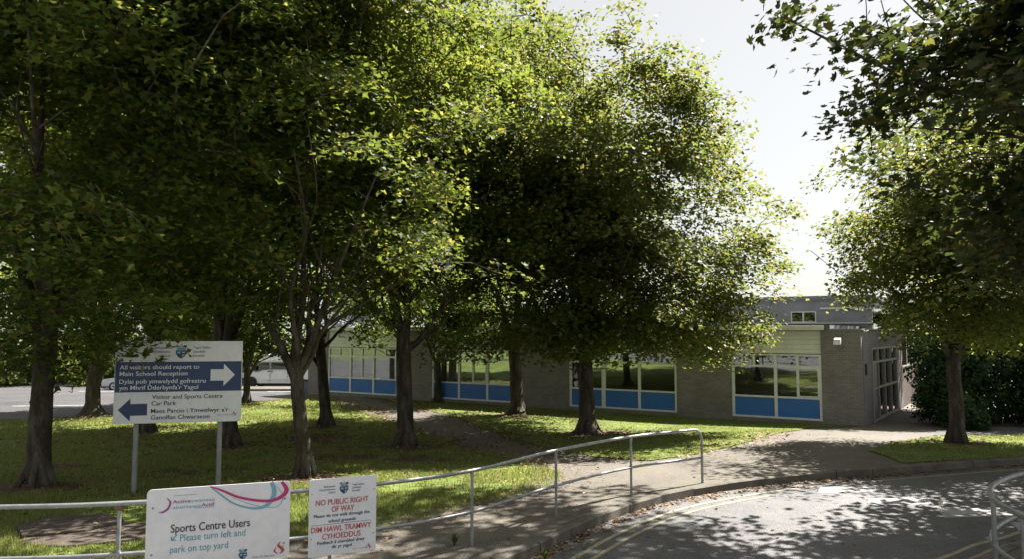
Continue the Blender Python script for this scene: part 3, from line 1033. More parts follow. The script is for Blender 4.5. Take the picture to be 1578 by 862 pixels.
# sports centre board on the railing
sp, W2 = sign_frame('notice_board', 'white rounded board reading Sports Centre Users fixed to the railing', (-3.81, 7.93), (-2.46, 8.43), .425)
H2 = .83


def rounded(w_, h_, r, n=6):
    out = []
    for cx, cz, a0 in ((w_ - r, r, -90), (w_ - r, h_ - r, 0), (r, h_ - r, 90), (r, r, 180)):
        for i in range(n + 1):
            an = math.radians(a0 + 90 * i / n)
            out.append((cx + r * math.cos(an), cz + r * math.sin(an)))
    return out


MB().prism(rounded(W2, H2, .05), 0, .012).build('panel', M['sign_white'], sp)
for x, z in ((.06, .64), (1.38, .64), (.06, .16), (1.38, .16)):
    MB().disc((x, z), .012, -.004, .002, 10).build('screw', M['steel'], sp)
for z in (.66, .15):
    MB().box(.1, 1.34, .0125, .022, z - .02, z + .02).build('rear_strap', M['steel'], sp)
q = lambda x, y: ((x - 60) / 955, H2 - (y - (200 - .08 * (x - 60))) / 900)
ribbon('magenta_swoosh', [q(640, 157), q(760, 195), q(900, 250), q(1050, 280), q(1200, 290), q(1300, 270), q(1375, 222), q(1393, 170), q(1345, 100)], [.012, .022, .026, .027, .03, .036, .045, .048, .03], M['magenta'], sp, -.006)
ribbon('teal_swoosh', [q(640, 157), q(740, 230), q(860, 310), q(980, 350), q(1100, 362), q(1200, 330), q(1258, 260), q(1270, 180), q(1240, 106)], [.010, .018, .018, .02, .026, .04, .05, .048, .04], M['pale_teal'], sp, -.004)
ribbon('thin_teal_swoosh', [q(860, 262), q(1000, 312), q(1150, 345), q(1280, 352), q(1340, 312), q(1358, 250), q(1335, 190), q(1280, 130)], [.003, .006, .006, .007, .008, .01, .006, .003], M['pale_teal'], sp, -.0035)
ribbon('moon_swoosh', [q(238, 270), q(275, 310), q(255, 370), q(210, 402), q(170, 405)], [.004, .02, .024, .02, .004], M['purple'], sp)
bx, bz = q(290, 565)
# text runs level with the board
def line2(body, x0, x1, ymid, m_, cap, bold=0.0, **kw):
    x_, z_ = q((x0 + x1) / 2, ymid)
    letters(body, m_, q(x0, 0)[0], z_, (x1 - x0) / 955, cap, sp, bold, **kw)
line2('Sports Centre Users', 288, 1037, 525, M['black_text'], .085, .008)
line2('Please turn left and', 375, 995, 615, M['teal'], .072, .0)
line2('park on top yard', 285, 830, 728, M['teal'], .072, .0)
ax, az = q(292, 668)
ribbon('arrow_shaft', [(ax + .055, az + .055), (ax + .03, az + .03), (ax + .006, az + .006)], [.011, .011, .011], M['teal'], sp)
flat('arrow_head', [(ax, az), (ax + .045, az), (ax + .045, az + .011), (ax + .011, az + .011), (ax + .011, az + .045), (ax, az + .045)], M['teal'], sp, -.0055)
line2('Active', 297, 462, 300, M['purple'], .036, .012)
line2('swansea', 468, 692, 285, M['pale_teal'], .036, 0)
line2('abertawe', 297, 560, 348, M['pale_teal'], .036, 0)
line2('Actif', 565, 690, 327, M['purple'], .036, .012)
for x0, x1, y in ((300, 515, 252), (500, 690, 365)):
    (xa, za), (xb, _) = q(x0, y), q(x1, y)
    flat('logo_rule', [(xa, za), (xb, za), (xb, za + .004), (xa, za + .004)], M['pale_teal'], sp)
cx, cz = q(975, 800)
crest(cx, cz, .085, sp)
line2('Dinas a Sir Abertawe', 1070, 1280, 822, M['grey_text'], .022)
fx_, fz_ = q(1335, 745)
flame(fx_, fz_, .115, sp)

# no right of way board on the railing
nr_, W3 = sign_frame('warning_board', 'white board with red words No Public Right of Way on the railing', (-2.285, 8.56), (-1.585, 8.88), .375)
H3 = .86
MB().box(0, W3, 0, .012, 0, H3).build('panel', M['sign_white'], nr_, bevel=.003)
for z in (.72, .2):
    MB().box(.06, W3 - .06, .0125, .022, z - .02, z + .02).build('rear_strap', M['steel'], nr_)
for x, z in ((.03, .70), (W3 - .03, .70), (.03, .2), (W3 - .03, .2)):
    MB().disc((x, z), .008, -.003, .002, 10).build('screw', M['steel'], nr_)
kx = W3 / 650
qx = lambda x: (x - 85) * kx


def line3(body, x0, x1, dn, m_, cap, bold=0.0):
    letters(body, m_, qx(x0), H3 - dn, (x1 - x0) * kx, cap, nr_, bold)
line3('NO PUBLIC RIGHT', 148, 656, .262, M['red_text'], .062, .009)
line3('OF WAY', 300, 515, .345, M['red_text'], .062, .009)
line3('Please do not walk through the', 132, 668, .40 + .01, M['navy_text'], .036, .014)
line3('school grounds', 270, 532, .463 + .01, M['navy_text'], .036, .014)
flat('rule', [(qx(105), H3 - .512), (qx(690), H3 - .512), (qx(690), H3 - .508), (qx(105), H3 - .508)], M['grey_text'], nr_)
line3('DIM HAWL TRAMWY', 108, 684, .56, M['red_text'], .062, .009)
line3('CYHOEDDUS', 214, 582, .643, M['red_text'], .062, .009)
line3('Peidiwch \u00e2 cherdded drwy', 168, 622, .71, M['navy_text'], .036, .014)
line3('dir yr ysgol', 305, 497, .762, M['navy_text'], .036, .014)
crest(qx(415), H3 - .115, .10, nr_)
for body, dn in (('Bishopston', .088), ('Comprehensive', .122), ('School', .156)):
    letters(body, M['navy_text'], qx(330), H3 - dn, None, .02, nr_, .006, 'R')
for body, dn in (('Ysgol Gyfun', .088), ('Llandeilo', .122), ('Ferwallt', .156)):
    letters(body, M['navy_text'], qx(495), H3 - dn, None, .02, nr_, .006)
flame(qx(662), H3 - .80, .055, nr_)
letters('Dinas a Sir Abertawe', M['grey_text'], qx(635), H3 - .815, .15, .011, nr_, 0, 'R')


# ---------------------------------------------------------------- vehicles
def loft(sections, name, m_, parent, smooth=True):
    """closed rings of equal length joined into one skin, with end caps"""
    mb = MB()
    n = len(sections[0])
    for s in sections:
        mb.v += [tuple(p) for p in s]
    for i in range(len(sections) - 1):
        for k in range(n):
            k2 = (k + 1) % n
            mb.f.append((i * n + k, i * n + k2, (i + 1) * n + k2, (i + 1) * n + k))
    mb.f.append(tuple(range(n)))
    mb.f.append(tuple(range((len(sections) - 1) * n, len(sections) * n)))
    return mb.build(name, m_, parent, smooth=smooth)


def wheel(root, x, y, r, side, rim):
    """tyre with rim and hub; side -1 faces the viewer"""
    tw = .2
    prof = [(r * .62, 0), (r * .9, 0), (r, tw * .18), (r, tw * .82), (r * .9, tw), (r * .62, tw)]
    mb = MB()
    n = 24
    for k in range(n):
        an = 2 * math.pi * k / n
        for rr_, w_ in prof:
            mb.v.append((x + rr_ * math.cos(an), y + side * w_ - side * tw, r + rr_ * math.sin(an)))
    m6 = len(prof)
    for k in range(n):
        for j in range(m6):
            a_, b_ = k * m6 + j, k * m6 + (j + 1) % m6
            mb.f.append((a_, b_, ((k + 1) % n) * m6 + (j + 1) % m6, ((k + 1) % n) * m6 + j))
    w_ = mb.build('wheel', M['tyre'], root, smooth=True)
    MB().disc((x, r), r * .62, y - side * .17, y - side * .03, 20).build('rim', rim, w_, bevel=.02)
    MB().disc((x, r), r * .18, y - side * .03, y - side * .0, 12).build('hub', M['black'], w_, bevel=.01)


# white minibus, front towards -x, near side at -y
vb = empty('minibus', (-16.55, 54.2, -1.07), math.radians(-2), 'white high-roofed minibus parked in the car park beyond the trees', 'minibus')
# half width 1.0; side profile (x, z)
prof = [(-2.72, .42), (-2.78, .75), (-2.66, 1.02), (-2.05, 1.32), (-1.42, 2.02), (-1.18, 2.2), (-.7, 2.46), (.2, 2.56), (2.6, 2.5), (2.78, 2.3), (2.82, 1.2), (2.82, .45), (2.3, .36), (-2.3, .36)]
secs = []
for yv, ins_ in ((-1.0, .0), (1.0, .0)):
    pass
def ring(y, sx=1.0, top_in=0.0):
    return [(x * sx, y, z - (top_in if z > 2.0 else 0)) for x, z in prof]
loft([ring(-.93, .965, .16), ring(-1.0, .99, .10), ring(-.97, 1.0, .03), ring(-.7, 1.0, 0), ring(.7, 1.0, 0), ring(.97, 1.0, .03), ring(1.0, .99, .10), ring(.93, .965, .16)][0:1] +
     [ring(-1.0, .985, .09), ring(-.9, 1.0, .02), ring(-.5, 1.01, 0), ring(.5, 1.01, 0), ring(.9, 1.0, .02), ring(1.0, .985, .09)], 'body', M['van'], vb)
def vglass(poly, name='side_window', y=-1.004):
    w_ = MB().prism(poly, y - .004, y + .01).build(name, M['car_glass'], vb)
    return w_
vglass([(-1.92, 1.24), (-1.36, 1.86), (-.62, 1.88), (-.62, 1.34), (-1.1, 1.30), (-1.5, 1.16)])
for x0, x1 in ((-.5, .62), (.7, 1.68), (1.76, 2.62)):
    vglass([(x0, 1.34), (x0, 1.88), (x1, 1.88), (x1, 1.34)])
MB().add([(-2.03, -.86, 1.36), (-2.03, .86, 1.36), (-1.45, .8, 2.02), (-1.45, -.8, 2.02), (-2.06, -.86, 1.38), (-2.06, .86, 1.38), (-1.48, .8, 2.04), (-1.48, -.8, 2.04)],
         [(0, 1, 2, 3), (4, 5, 6, 7), (0, 1, 5, 4), (1, 2, 6, 5), (2, 3, 7, 6), (3, 0, 4, 7)]).build('windscreen', M['car_glass'], vb)
MB().prism([(-2.84, .30), (-2.86, .72), (-2.72, .78), (-2.25, .74), (-2.22, .34)], -.99, .99).build('bumper', M['black'], vb, bevel=.03)
for s in (-1, 1):
    MB().prism([(-2.73, .84), (-2.68, 1.02), (-2.35, 1.16), (-2.42, .9)], s * .995 - .02, s * .995 + .02).build('headlight', M['clear_lamp'], vb, bevel=.01)
    ar = MB()
    MB().disc((-1.93, .40), .44, s * .99 - .015, s * .99 + .018, 24).build('wheel_arch', M['black'], vb)
    MB().disc((1.5, .40), .44, s * .99 - .015, s * .99 + .018, 24).build('wheel_arch', M['black'], vb)
    wheel(vb, -1.93, s * 1.02, .36, s, M['hub'])
    wheel(vb, 1.5, s * 1.02, .36, s, M['hub'])
    mi = MB().box(-1.62, -1.5, s * 1.2 - .1, s * 1.2 + .1, 1.28, 1.58).build('mirror', M['black'], vb, bevel=.03)
for x in (-.66, -.44):
    MB().box(x - .07, x + .07, -1.03, -.995, 1.17, 1.23).build('handle', M['black'], vb, bevel=.01)
MB().box(-.575, -.555, -1.006, -.99, .5, 2.0).build('door_seam', M['black'], vb)
MB().box(.66, .68, -1.006, -.99, .5, 2.0).build('door_seam', M['black'], vb)
MB().box(-1.1, 2.75, -1.012, -.99, .62, .70).build('side_trim', M['van'], vb, bevel=.008)
for x in (-1.15, -.62):
    MB().box(x - .2, x + .2, -.35, .35, 2.40, 2.50).build('roof_lamp', M['black'], vb, bevel=.03)
for x in (.5, 1.9):
    MB().box(x - .3, x + .3, -.3, .3, 2.52, 2.6).build('roof_hatch', M['frame'], vb, bevel=.02)
MB().box(-1.1, 1.1, -.85, .85, .15, .36).build('underbody', M['black'], vb)
MB().box(2.79, 2.84, -.98, -.86, .9, 1.3).build('rear_lamp', M['red_lamp'], vb)


def car(name, label, loc, rz, paint, group=None):
    c_ = empty(name, loc, rz, label, 'car', group)
    bodyp = [(-2.05, .32), (-2.1, .6), (-1.95, .78), (-1.05, .92), (1.75, .98), (2.05, .86), (2.08, .5), (2.0, .3)]
    def rg(y, s): return [(x * s, y, z) for x, z in bodyp]
    loft([rg(-.84, .97), rg(-.8, 1.0), rg(.8, 1.0), rg(.84, .97)], 'body', paint, c_)
    cab = [(-1.12, .9), (-.45, 1.40), (-.1, 1.47), (.9, 1.45), (1.25, 1.36), (1.85, .95)]
    def rc(y, sz, dx=0): return [(x, y * (1 - .16 * (z - .9) / .57), .9 + (z - .9) * sz) for x, z in cab]
    loft([rc(-.80, .995), rc(.80, .995)], 'cabin', paint, c_)
    for s in (-1, 1):
        g1 = [(-.92, .95), (-.40, 1.34), (.25, 1.37), (.25, .96)]
        g2 = [(.33, .97), (.33, 1.37), (.95, 1.35), (1.5, 1.02)]
        for g_ in (g1, g2):
            def Fg(x, y, z, s=s): return (x, s * (.80 * (1 - .16 * (z - .9) / .57) + y), z)
            MB().prism(g_, -.004, .012, Fg).build('side_window', M['car_glass'], c_)
        wheel(c_, -1.28, s * .85, .31, s, M['hub'])
        wheel(c_, 1.30, s * .85, .31, s, M['hub'])
        MB().box(-.85, -.7, s * .93 - .07, s * .93 + .07, .92, 1.06).build('mirror', M['black'], c_, bevel=.02)
        MB().prism([(-2.06, .62), (-1.98, .76), (-1.7, .8), (-1.75, .66)], s * .82 - .02, s * .845).build('headlight', M['clear_lamp'], c_)
        MB().box(1.95, 2.07, s * .8 - .06, s * .8 + .03, .68, .86).build('rear_lamp', M['red_lamp'], c_)
    MB().add([(-1.10, -.68, .95), (-1.10, .68, .95), (-.47, .62, 1.41), (-.47, -.62, 1.41), (-1.13, -.68, .96), (-1.13, .68, .96), (-.50, .62, 1.43), (-.50, -.62, 1.43)],
             [(0, 1, 2, 3), (4, 5, 6, 7), (0, 1, 5, 4), (1, 2, 6, 5), (2, 3, 7, 6), (3, 0, 4, 7)]).build('windscreen', M['car_glass'], c_)
    MB().box(-2.11, -1.9, -.8, .8, .22, .45).build('bumper', M['black'], c_, bevel=.03)
    return c_


car('parked_car', 'silver car parked behind the left edge of the direction sign', (-25.6, 51.5, -1.05), math.radians(4), M['silver'])

# ---------------------------------------------------------------- trees
RHOMB = (np.array([(0, 0, 0), (-.42, .45, .10), (.42, .45, .10), (0, 1.0, -.04)], np.float32), np.array([(0, 2, 3), (0, 3, 1)]))
MAPLE = (np.array([(0, 0, 0), (.30, .02, .04), (.55, .28, .07), (.30, .42, .03), (.42, .78, .05), (.14, .66, .01), (0, 1.05, -.06), (-.14, .66, .01), (-.42, .78, .05), (-.30, .42, .03), (-.55, .28, .07), (-.30, .02, .04)], np.float32),
         np.array([(0, 1, 2), (0, 2, 3), (0, 3, 5), (3, 4, 5), (0, 5, 6), (0, 6, 7), (0, 7, 9), (9, 7, 8), (0, 9, 10), (0, 10, 11)]))


MAPLE4 = (np.array([(0, 0, 0), (.55, .40, .08), (.22, .52, .02), (0, 1.05, -.06), (-.22, .52, .02), (-.55, .40, .08)], np.float32),
          np.array([(0, 1, 2), (0, 2, 3), (0, 3, 4), (0, 4, 5)]))


def leaf_mesh(name, cen, nrm, size, tmpl, rng):
    n = len(cen)
    tv, tt = tmpl
    nrm = nrm / np.linalg.norm(nrm, axis=1, keepdims=True)
    r = rng.normal(size=(n, 3))
    tx = np.cross(nrm, r)
    tx /= np.linalg.norm(tx, axis=1, keepdims=True)
    ty = np.cross(nrm, tx)
    V = cen[:, None, :] + size[:, None, None] * (tv[None, :, 0, None] * tx[:, None, :] + (tv[None, :, 1, None] - .45) * ty[:, None, :] + tv[None, :, 2, None] * nrm[:, None, :])
    k = len(tv)
    tris = (tt[None] + (np.arange(n) * k)[:, None, None]).reshape(-1, 3)
    return tri_mesh(name, V.reshape(-1, 3), tris)


def bark_tube(mb, pts, rs, n, rng, jig=.0):
    mb.tube(pts, rs, n, caps=True)


G_TREES = 'broadleaved trees on the school lawn'


def tree(label, base, r0, trunk, limbs, crown, clumps, per, leaf, m_, seed, tmpl=RHOMB, group=G_TREES, zmin=2.0, spread=.75, flare=1.5, name='maple_tree', extra=(), lumps=.28, cat='tree', bias=.55, thin=0.0):
    """trunk: [(dx,dy,z)...] above the base; limbs: [(start z, (dx,dy,z) mid, (dx,dy,z) end, r)];
    crown: (dx,dy,z, rx,ry,rz) with z above the base"""
    rng = np.random.default_rng(seed)
    root = empty(name, (base[0], base[1], base[2]), 0, label, cat, group)
    tr = [Vector((0, 0, -.25))] + [Vector((0, 0, .0)), Vector((0, 0, .12)), Vector((0, 0, .35))] + [Vector(p) for p in trunk]
    line = smooth_line(tr, 3)
    ztop = line[-1].z
    rs = []
    for p in line:
        u = max(0, p.z / ztop)
        rr_ = r0 * (1.0 - .22 * u)
        if p.z < .45:
            rr_ *= 1 + (flare - 1) * (1 - max(0, p.z) / .45) ** 2
        rs.append(rr_ * (1 + rng.uniform(-.05, .05)))
    mb = MB()
    mb.tube(line, rs, 14)
    # root buttresses
    for k in range(5):
        an = 2 * math.pi * (k + rng.uniform(-.3, .3)) / 5
        dd = Vector((math.cos(an), math.sin(an), 0))
        mb.tube([dd * r0 * .6 + Vector((0, 0, .5)), dd * r0 * 1.15 + Vector((0, 0, .16)), dd * r0 * 1.6 + Vector((0, 0, -.02)), dd * r0 * 2.3 + Vector((0, 0, -.12))], [r0 * .36, r0 * .36, r0 * .24, r0 * .1], 7)
    # burrs and scars
    for k in range(6):
        z = rng.uniform(.5, ztop * .95)
        an = rng.uniform(0, 6.28)
        i = min(range(len(line)), key=lambda q_: abs(line[q_].z - z))
        c_ = line[i] + Vector((math.cos(an), math.sin(an), 0)) * r0 * .72
        mb.tube([c_ + Vector((0, 0, -.07)), c_ + Vector((0, 0, .0)), c_ + Vector((0, 0, .07))], [r0 * .1, r0 * .22, r0 * .1], 6)
    mb.v = [tuple(Vector(v) + Vector(rng.normal(0, .028, 3)) * r0) for v in mb.v]
    tk = mb.build('trunk', M['bark'], root, smooth=True)
    skel = []
    for zs, mid, end, rl_ in limbs:
        i = min(range(len(line)), key=lambda q_: abs(line[q_].z - zs))
        p0_ = line[max(0, i - 1)]
        mid, end = Vector(mid), Vector(end)
        pts = smooth_line([p0_, p0_.lerp(mid, .45) + Vector(rng.uniform(-.1, .1, 3)), mid, mid.lerp(end, .5) + Vector(rng.uniform(-.3, .3, 3)), end], 5)
        n = len(pts)
        lm = MB()
        lm.tube(pts, [rl_ * (1 - .85 * (k / (n - 1)) ** .9) for k in range(n)], 9)
        # side branches from each limb
        subs = [pts]
        for s in range(6):
            k0 = int(n * rng.uniform(.3, .95)) - 1
            st = pts[k0]
            out = Vector((rng.normal(), rng.normal(), rng.uniform(-.05, .9))).normalized()
            out = (out + (end - mid).normalized() * .6).normalized()
            ln = rng.uniform(1.0, 2.6)
            b1 = smooth_line([st, st + out * ln * .5 + Vector(rng.uniform(-.15, .15, 3)), st + out * ln + Vector((0, 0, rng.uniform(-.2, .5)))], 4)
            rb = rl_ * (1 - .85 * (k0 / (n - 1)) ** .9) * .6
            lm.tube(b1, [max(.008, rb * (1 - .8 * j / (len(b1) - 1))) for j in range(len(b1))], 6)
            subs.append(b1)
        lm.build('limb', M['bark'], root, smooth=True)
        for s_ in subs:
            skel += [tuple(p) for p in s_[2:]]
    skel = np.array(skel)
    cx, cy, cz, rx, ry, rz = crown
    # lumpy crown outline
    nb = 9
    bd = rng.normal(size=(nb, 3))
    bd /= np.linalg.norm(bd, axis=1, keepdims=True)
    bh = rng.uniform(-lumps, lumps * 1.15, nb)
    cl = []
    tries = 0
    nbough = max(8, int(clumps / 7))
    while len(cl) < nbough and tries < clumps * 40:
        tries += 1
        d_ = rng.normal(size=3)
        d_ /= np.linalg.norm(d_)
        f = 1 + float(np.sum(bh * np.exp(-((1 - bd @ d_) / .16))))
        u = rng.uniform(0, 1) ** bias
        p = np.array((cx, cy, cz)) + d_ * u * f * np.array((rx, ry, rz))
        # fuller below the middle, narrowing to the top
        if p[2] < zmin:
            continue
        if p[2] < zmin + thin and rng.uniform() > .3:
            continue
        cl.append(p)
    fan = []
    for p in cl:
        o_ = p - np.array((cx, cy, cz))
        o_ = o_ / (np.linalg.norm(o_) + 1e-6)
        g_ = np.clip(rng.normal(size=(7, 3)), -1.5, 1.5) * np.array((.78, .78, .42)) * spread * rng.uniform(.9, 1.5)
        g_[:, 2] -= .22 * (g_[:, 0] * o_[0] + g_[:, 1] * o_[1])
        fan += [p + v for v in g_ if p[2] + v[2] > zmin - .25]
    cl = np.array(fan + [np.array(q_, float) for q_ in extra])
    tw = MB()
    C_, N_, S_ = [], [], []
    d0 = [float(np.min(np.linalg.norm(skel - p, axis=1))) for p in cl]
    for p in cl[np.argsort(d0)]:
        dist = np.linalg.norm(skel - p, axis=1) + np.where(skel[:, 2] > p[2] + .6, 1.2, 0)
        q_ = skel[int(np.argmin(dist))]
        v = p - q_
        ln = float(np.linalg.norm(v))
        if ln > .15:
            b1 = [Vector(q_), Vector(q_ + v * .5 + np.array((0, 0, .08 * ln))) + Vector(rng.uniform(-.06, .06, 3)) * ln, Vector(p)]
            r1 = .010 + .006 * min(ln, 3)
            tw.tube(b1, [r1, r1 * .75, r1 * .4], 4, caps=False)
            skel = np.vstack([skel, np.array(b1[1])[None], np.array(b1[0].lerp(b1[1], .6))[None], p[None]])
        sp_ = spread * rng.uniform(.6, 1.1)
        m = int(per * rng.uniform(.6, 1.4))
        out = p - np.array((cx, cy, cz))
        out = out / (np.linalg.norm(out) + 1e-6)
        # a spray: flattened, tipping outwards and down
        rr_ = np.clip(rng.normal(size=(m, 3)), -1.55, 1.55) * np.array((.58, .58, .27)) * sp_
        rr_[:, 2] -= .25 * (rr_[:, 0] * out[0] + rr_[:, 1] * out[1])
        nn = rng.normal(size=(m, 3)) * .5 + np.array((out[0] * .35, out[1] * .35, 1.0))
        C_.append(p + rr_)
        N_.append(nn)
        S_.append(leaf * rng.uniform(.5, 1.35, m))
    tw.build('branches', M['bark'], root)['kind'] = 'stuff'
    me = leaf_mesh('crown', np.concatenate(C_), np.concatenate(N_), np.concatenate(S_), tmpl, rng)
    link('crown', me, m_, root)
    return root


def auto_limbs(seed, z0, n, reach, rise, r, start=0.0, cx=0.0, cy=0.0, trunk_top=(0, 0)):
    """n limbs fanning from a fork at height z0 into the crown"""
    rr_ = random.Random(seed)
    out = []
    for k in range(n):
        an = start + 2 * math.pi * (k + rr_.uniform(-.25, .25)) / n
        R = reach * rr_.uniform(.75, 1.1)
        up = rise * rr_.uniform(.7, 1.15)
        tx, ty = trunk_top
        mid = (tx + math.cos(an) * R * .35, ty + math.sin(an) * R * .35, z0 + up * .45)
        end = (tx + cx * .6 + math.cos(an) * R, ty + cy * .6 + math.sin(an) * R, z0 + up)
        out.append((z0 - rr_.uniform(0, .35), mid, end, r * rr_.uniform(.8, 1.1)))
    tx, ty = trunk_top
    out.append((z0, (tx + rr_.uniform(-.3, .3), ty + rr_.uniform(-.3, .3), z0 + rise * .6), (tx + cx * .5, ty + cy * .5, z0 + rise * 1.35), r * 1.05))
    return out


# the row nearest the road on the left
tree('thick straight grey trunk in the lawn at far left, low dark leaves', (-9.01, 14.42, 0), .215, [(.0, 0, 1.2), (.0, .05, 2.4), (.05, .1, 3.6)],
     auto_limbs(1, 3.2, 5, 3.4, 4.6, .12, .4), (.2, -.4, 8.6, 5.0, 5.0, 7.4), 1250, 76, .135, M['leaf'], 11, MAPLE4, flare=1.2, zmin=3.3,
     extra=[(1.9, -1.3, 2.75), (2.15, -1.4, 2.78), (2.45, -1.5, 2.7), (2.6, -1.5, 2.72), (2.0, -1.4, 3.0), (1.7, -1.3, 2.5), (1.4, -1.3, 2.4)] + [(-2.4 + .19 * k, -1.1 - .5 * ((k * 7) % 5) / 5, 2.15 + .22 * ((k * 5) % 6)) for k in range(20)])
tree('forked tree with mottled bark right of the direction sign, limb leaning left', (-4.26, 15.59, -.05), .165, [(-.08, 0, .9), (-.18, 0, 1.7), (-.24, .05, 2.35)],
     [(2.2, (-.75, -.2, 3.1), (-1.9, -.5, 5.2), .12), (2.35, (-.15, .1, 3.6), (-.1, .2, 7.5), .13), (2.35, (.35, -.2, 3.4), (1.6, -.6, 6.4), .10), (2.3, (-.2, .9, 3.5), (-.5, 2.6, 6.3), .09), (2.4, (-.1, -.9, 3.7), (.4, -2.6, 6.2), .08), (2.2, (.3, .5, 3.1), (2.2, 1.6, 5.2), .07)],
     (-.1, .2, 9.2, 4.8, 4.9, 7.0), 1200, 82, .122, M['leaf'], 12, MAPLE4, thin=.7, flare=1.3, zmin=2.75)
# second row
tree('dark tree in the lawn hidden behind the left half of the direction sign', (-12.56, 25.9, -.5), .25, [(.05, 0, 1.3), (.15, 0, 2.6), (.3, 0, 4.0)],
     auto_limbs(3, 3.6, 5, 3.2, 5.0, .13, .9), (0, 0, 9.4, 4.8, 4.7, 7.2), 760, 75, .18, M['leaf'], 13, thin=.6, zmin=2.6)
tree('leaning dark trunk behind the right half of the direction sign', (-8.39, 22.5, -.46), .24, [(-.1, 0, 1.2), (-.25, .05, 2.5), (-.45, .1, 3.7)],
     auto_limbs(4, 3.3, 5, 3.3, 5.0, .13, .2), (0, 0, 9.4, 4.8, 4.7, 7.2), 800, 96, .145, M['leaf'], 14, thin=3.0, zmin=2.6)
tree('straight tree between the minibus and the blue-panelled windows, trunk leaning left', (-6.79, 27.5, -.5), .21, [(-.08, 0, 1.2), (-.2, 0, 2.4), (-.32, 0, 3.4)],
     [(3.0, (.6, 0, 3.6), (2.4, .3, 5.2), .08), (2.4, (-1.0, -.1, 3.2), (-2.6, 0, 5.0), .09), (3.4, (-.4, .1, 4.6), (-.4, .2, 8.5), .13), (3.2, (-.3, 1.0, 4.4), (.2, 2.8, 7), .1), (3.2, (-.2, -1.0, 4.3), (0, -2.6, 6.8), .09)],
     (-.2, -.6, 9.4, 4.4, 3.4, 7.0), 640, 96, .145, M['leaf'], 15, thin=2.6, zmin=2.7)
tree('thick dark trunk standing before the gap between first and second window groups', (-3.17, 22.5, -.46), .255, [(-.03, 0, 1.2), (-.08, 0, 2.4), (-.12, 0, 3.4)],
     [(3.2, (-.45, .1, 4.3), (-1.3, .3, 7.6), .15), (3.4, (-.05, .2, 4.6), (.2, .4, 9.0), .15), (3.1, (.9, -.1, 3.9), (2.9, -.2, 5.4), .12), (3.3, (.2, -1.1, 4.6), (.6, -3.0, 7.2), .1), (3.3, (-.6, 1.2, 4.7), (-1.3, 2.9, 7.4), .1), (3.3, (-1.1, -.6, 4.4), (-3.0, -1.2, 6.3), .09)],
     (0, 0, 9.2, 4.8, 4.8, 6.8), 900, 100, .135, M['leaf'], 16, thin=2.4, zmin=2.6)
tree('flared dark trunk at the car park edge, second from the left', (-17.2, 30.9, -.52), .30, [(.0, 0, 1.2), (.15, 0, 2.2), (.3, 0, 3.0)],
     [(2.6, (1.3, 0, 3.6), (3.2, 0, 5.6), .16)] + auto_limbs(6, 2.9, 4, 3.6, 5.2, .15, .7), (.2, 0, 9.2, 5.2, 5.0, 7.2), 740, 75, .19, M['leaf'], 17, thin=.6, flare=2.4, zmin=2.7)
tree('thin tree at the car park edge beside the right edge of the direction sign', (-12.87, 36.5, -.52), .17, [(.0, 0, 1.2), (.02, 0, 2.2)],
     [(1.6, (.8, 0, 2.6), (2.3, .1, 3.9), .09)] + auto_limbs(7, 2.2, 4, 2.4, 4.0, .09, 1.1), (.1, 0, 6.2, 3.3, 3.3, 4.0), 380, 70, .18, M['leaf_far'], 18, zmin=2.5)
tree('small slender tree close to the second window group from the left', (-3.62, 36.6, -.52), .17, [(.02, 0, 1.2), (.0, 0, 2.1)],
     [(2.0, (-.5, 0, 2.9), (-1.2, .1, 4.6), .10), (2.0, (.6, -.1, 2.9), (1.5, -.2, 4.4), .09), (2.1, (.0, .5, 3.3), (.1, 1.2, 5.2), .07)], (.1, -.2, 4.6, 2.6, 2.2, 2.5), 260, 70, .16, M['leaf_far'], 19, zmin=2.0)
tree('flared trunk on the sunny lawn between second and third window groups', (.22, 31.3, -.52), .29, [(-.05, 0, 1.3), (-.12, 0, 2.5), (-.2, 0, 3.6)],
     auto_limbs(8, 3.3, 6, 3.4, 4.8, .13, .5), (.2, -1.0, 9.8, 4.9, 3.2, 7.8), 860, 100, .14, M['leaf'], 20, thin=1.2, flare=2.1, zmin=2.35)
tree('large spreading tree standing before the third window group, edge of crown against the sky', (2.52, 25.25, -.49), .29, [(-.02, 0, 1.2), (-.05, 0, 2.2), (-.05, 0, 2.9)],
     [(2.7, (.75, -.1, 3.7), (2.9, -.2, 6.2), .15), (2.6, (1.3, .2, 3.3), (4.2, .3, 5.2), .12), (2.9, (-.4, .1, 4.2), (-.9, .2, 8.6), .17), (2.9, (.3, .3, 4.6), (1.2, .6, 10.5), .16), (2.7, (-.9, -.5, 3.9), (-3.0, -1.2, 6.4), .12), (2.8, (.5, -1.2, 4.2), (1.4, -3.6, 6.8), .11), (2.8, (.2, 1.3, 4.3), (.8, 3.6, 7), .11)],
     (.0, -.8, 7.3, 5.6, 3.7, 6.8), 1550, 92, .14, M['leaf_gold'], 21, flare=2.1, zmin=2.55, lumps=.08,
     extra=[(-1.6, -1, 2.6), (-.8, -1.5, 2.5), (.9, -1.4, 2.5), (2.0, -1.0, 2.6), (3.0, -.8, 2.6), (4.0, -.6, 2.7), (5.0, -.3, 2.8), (5.5, 0, 3.1), (5.9, .2, 3.4), (4.4, -1.5, 3.1), (5.2, -1.5, 3.2), (5.7, -1.2, 3.9), (6.1, -1.0, 4.7), (6.2, -.8, 5.6)])
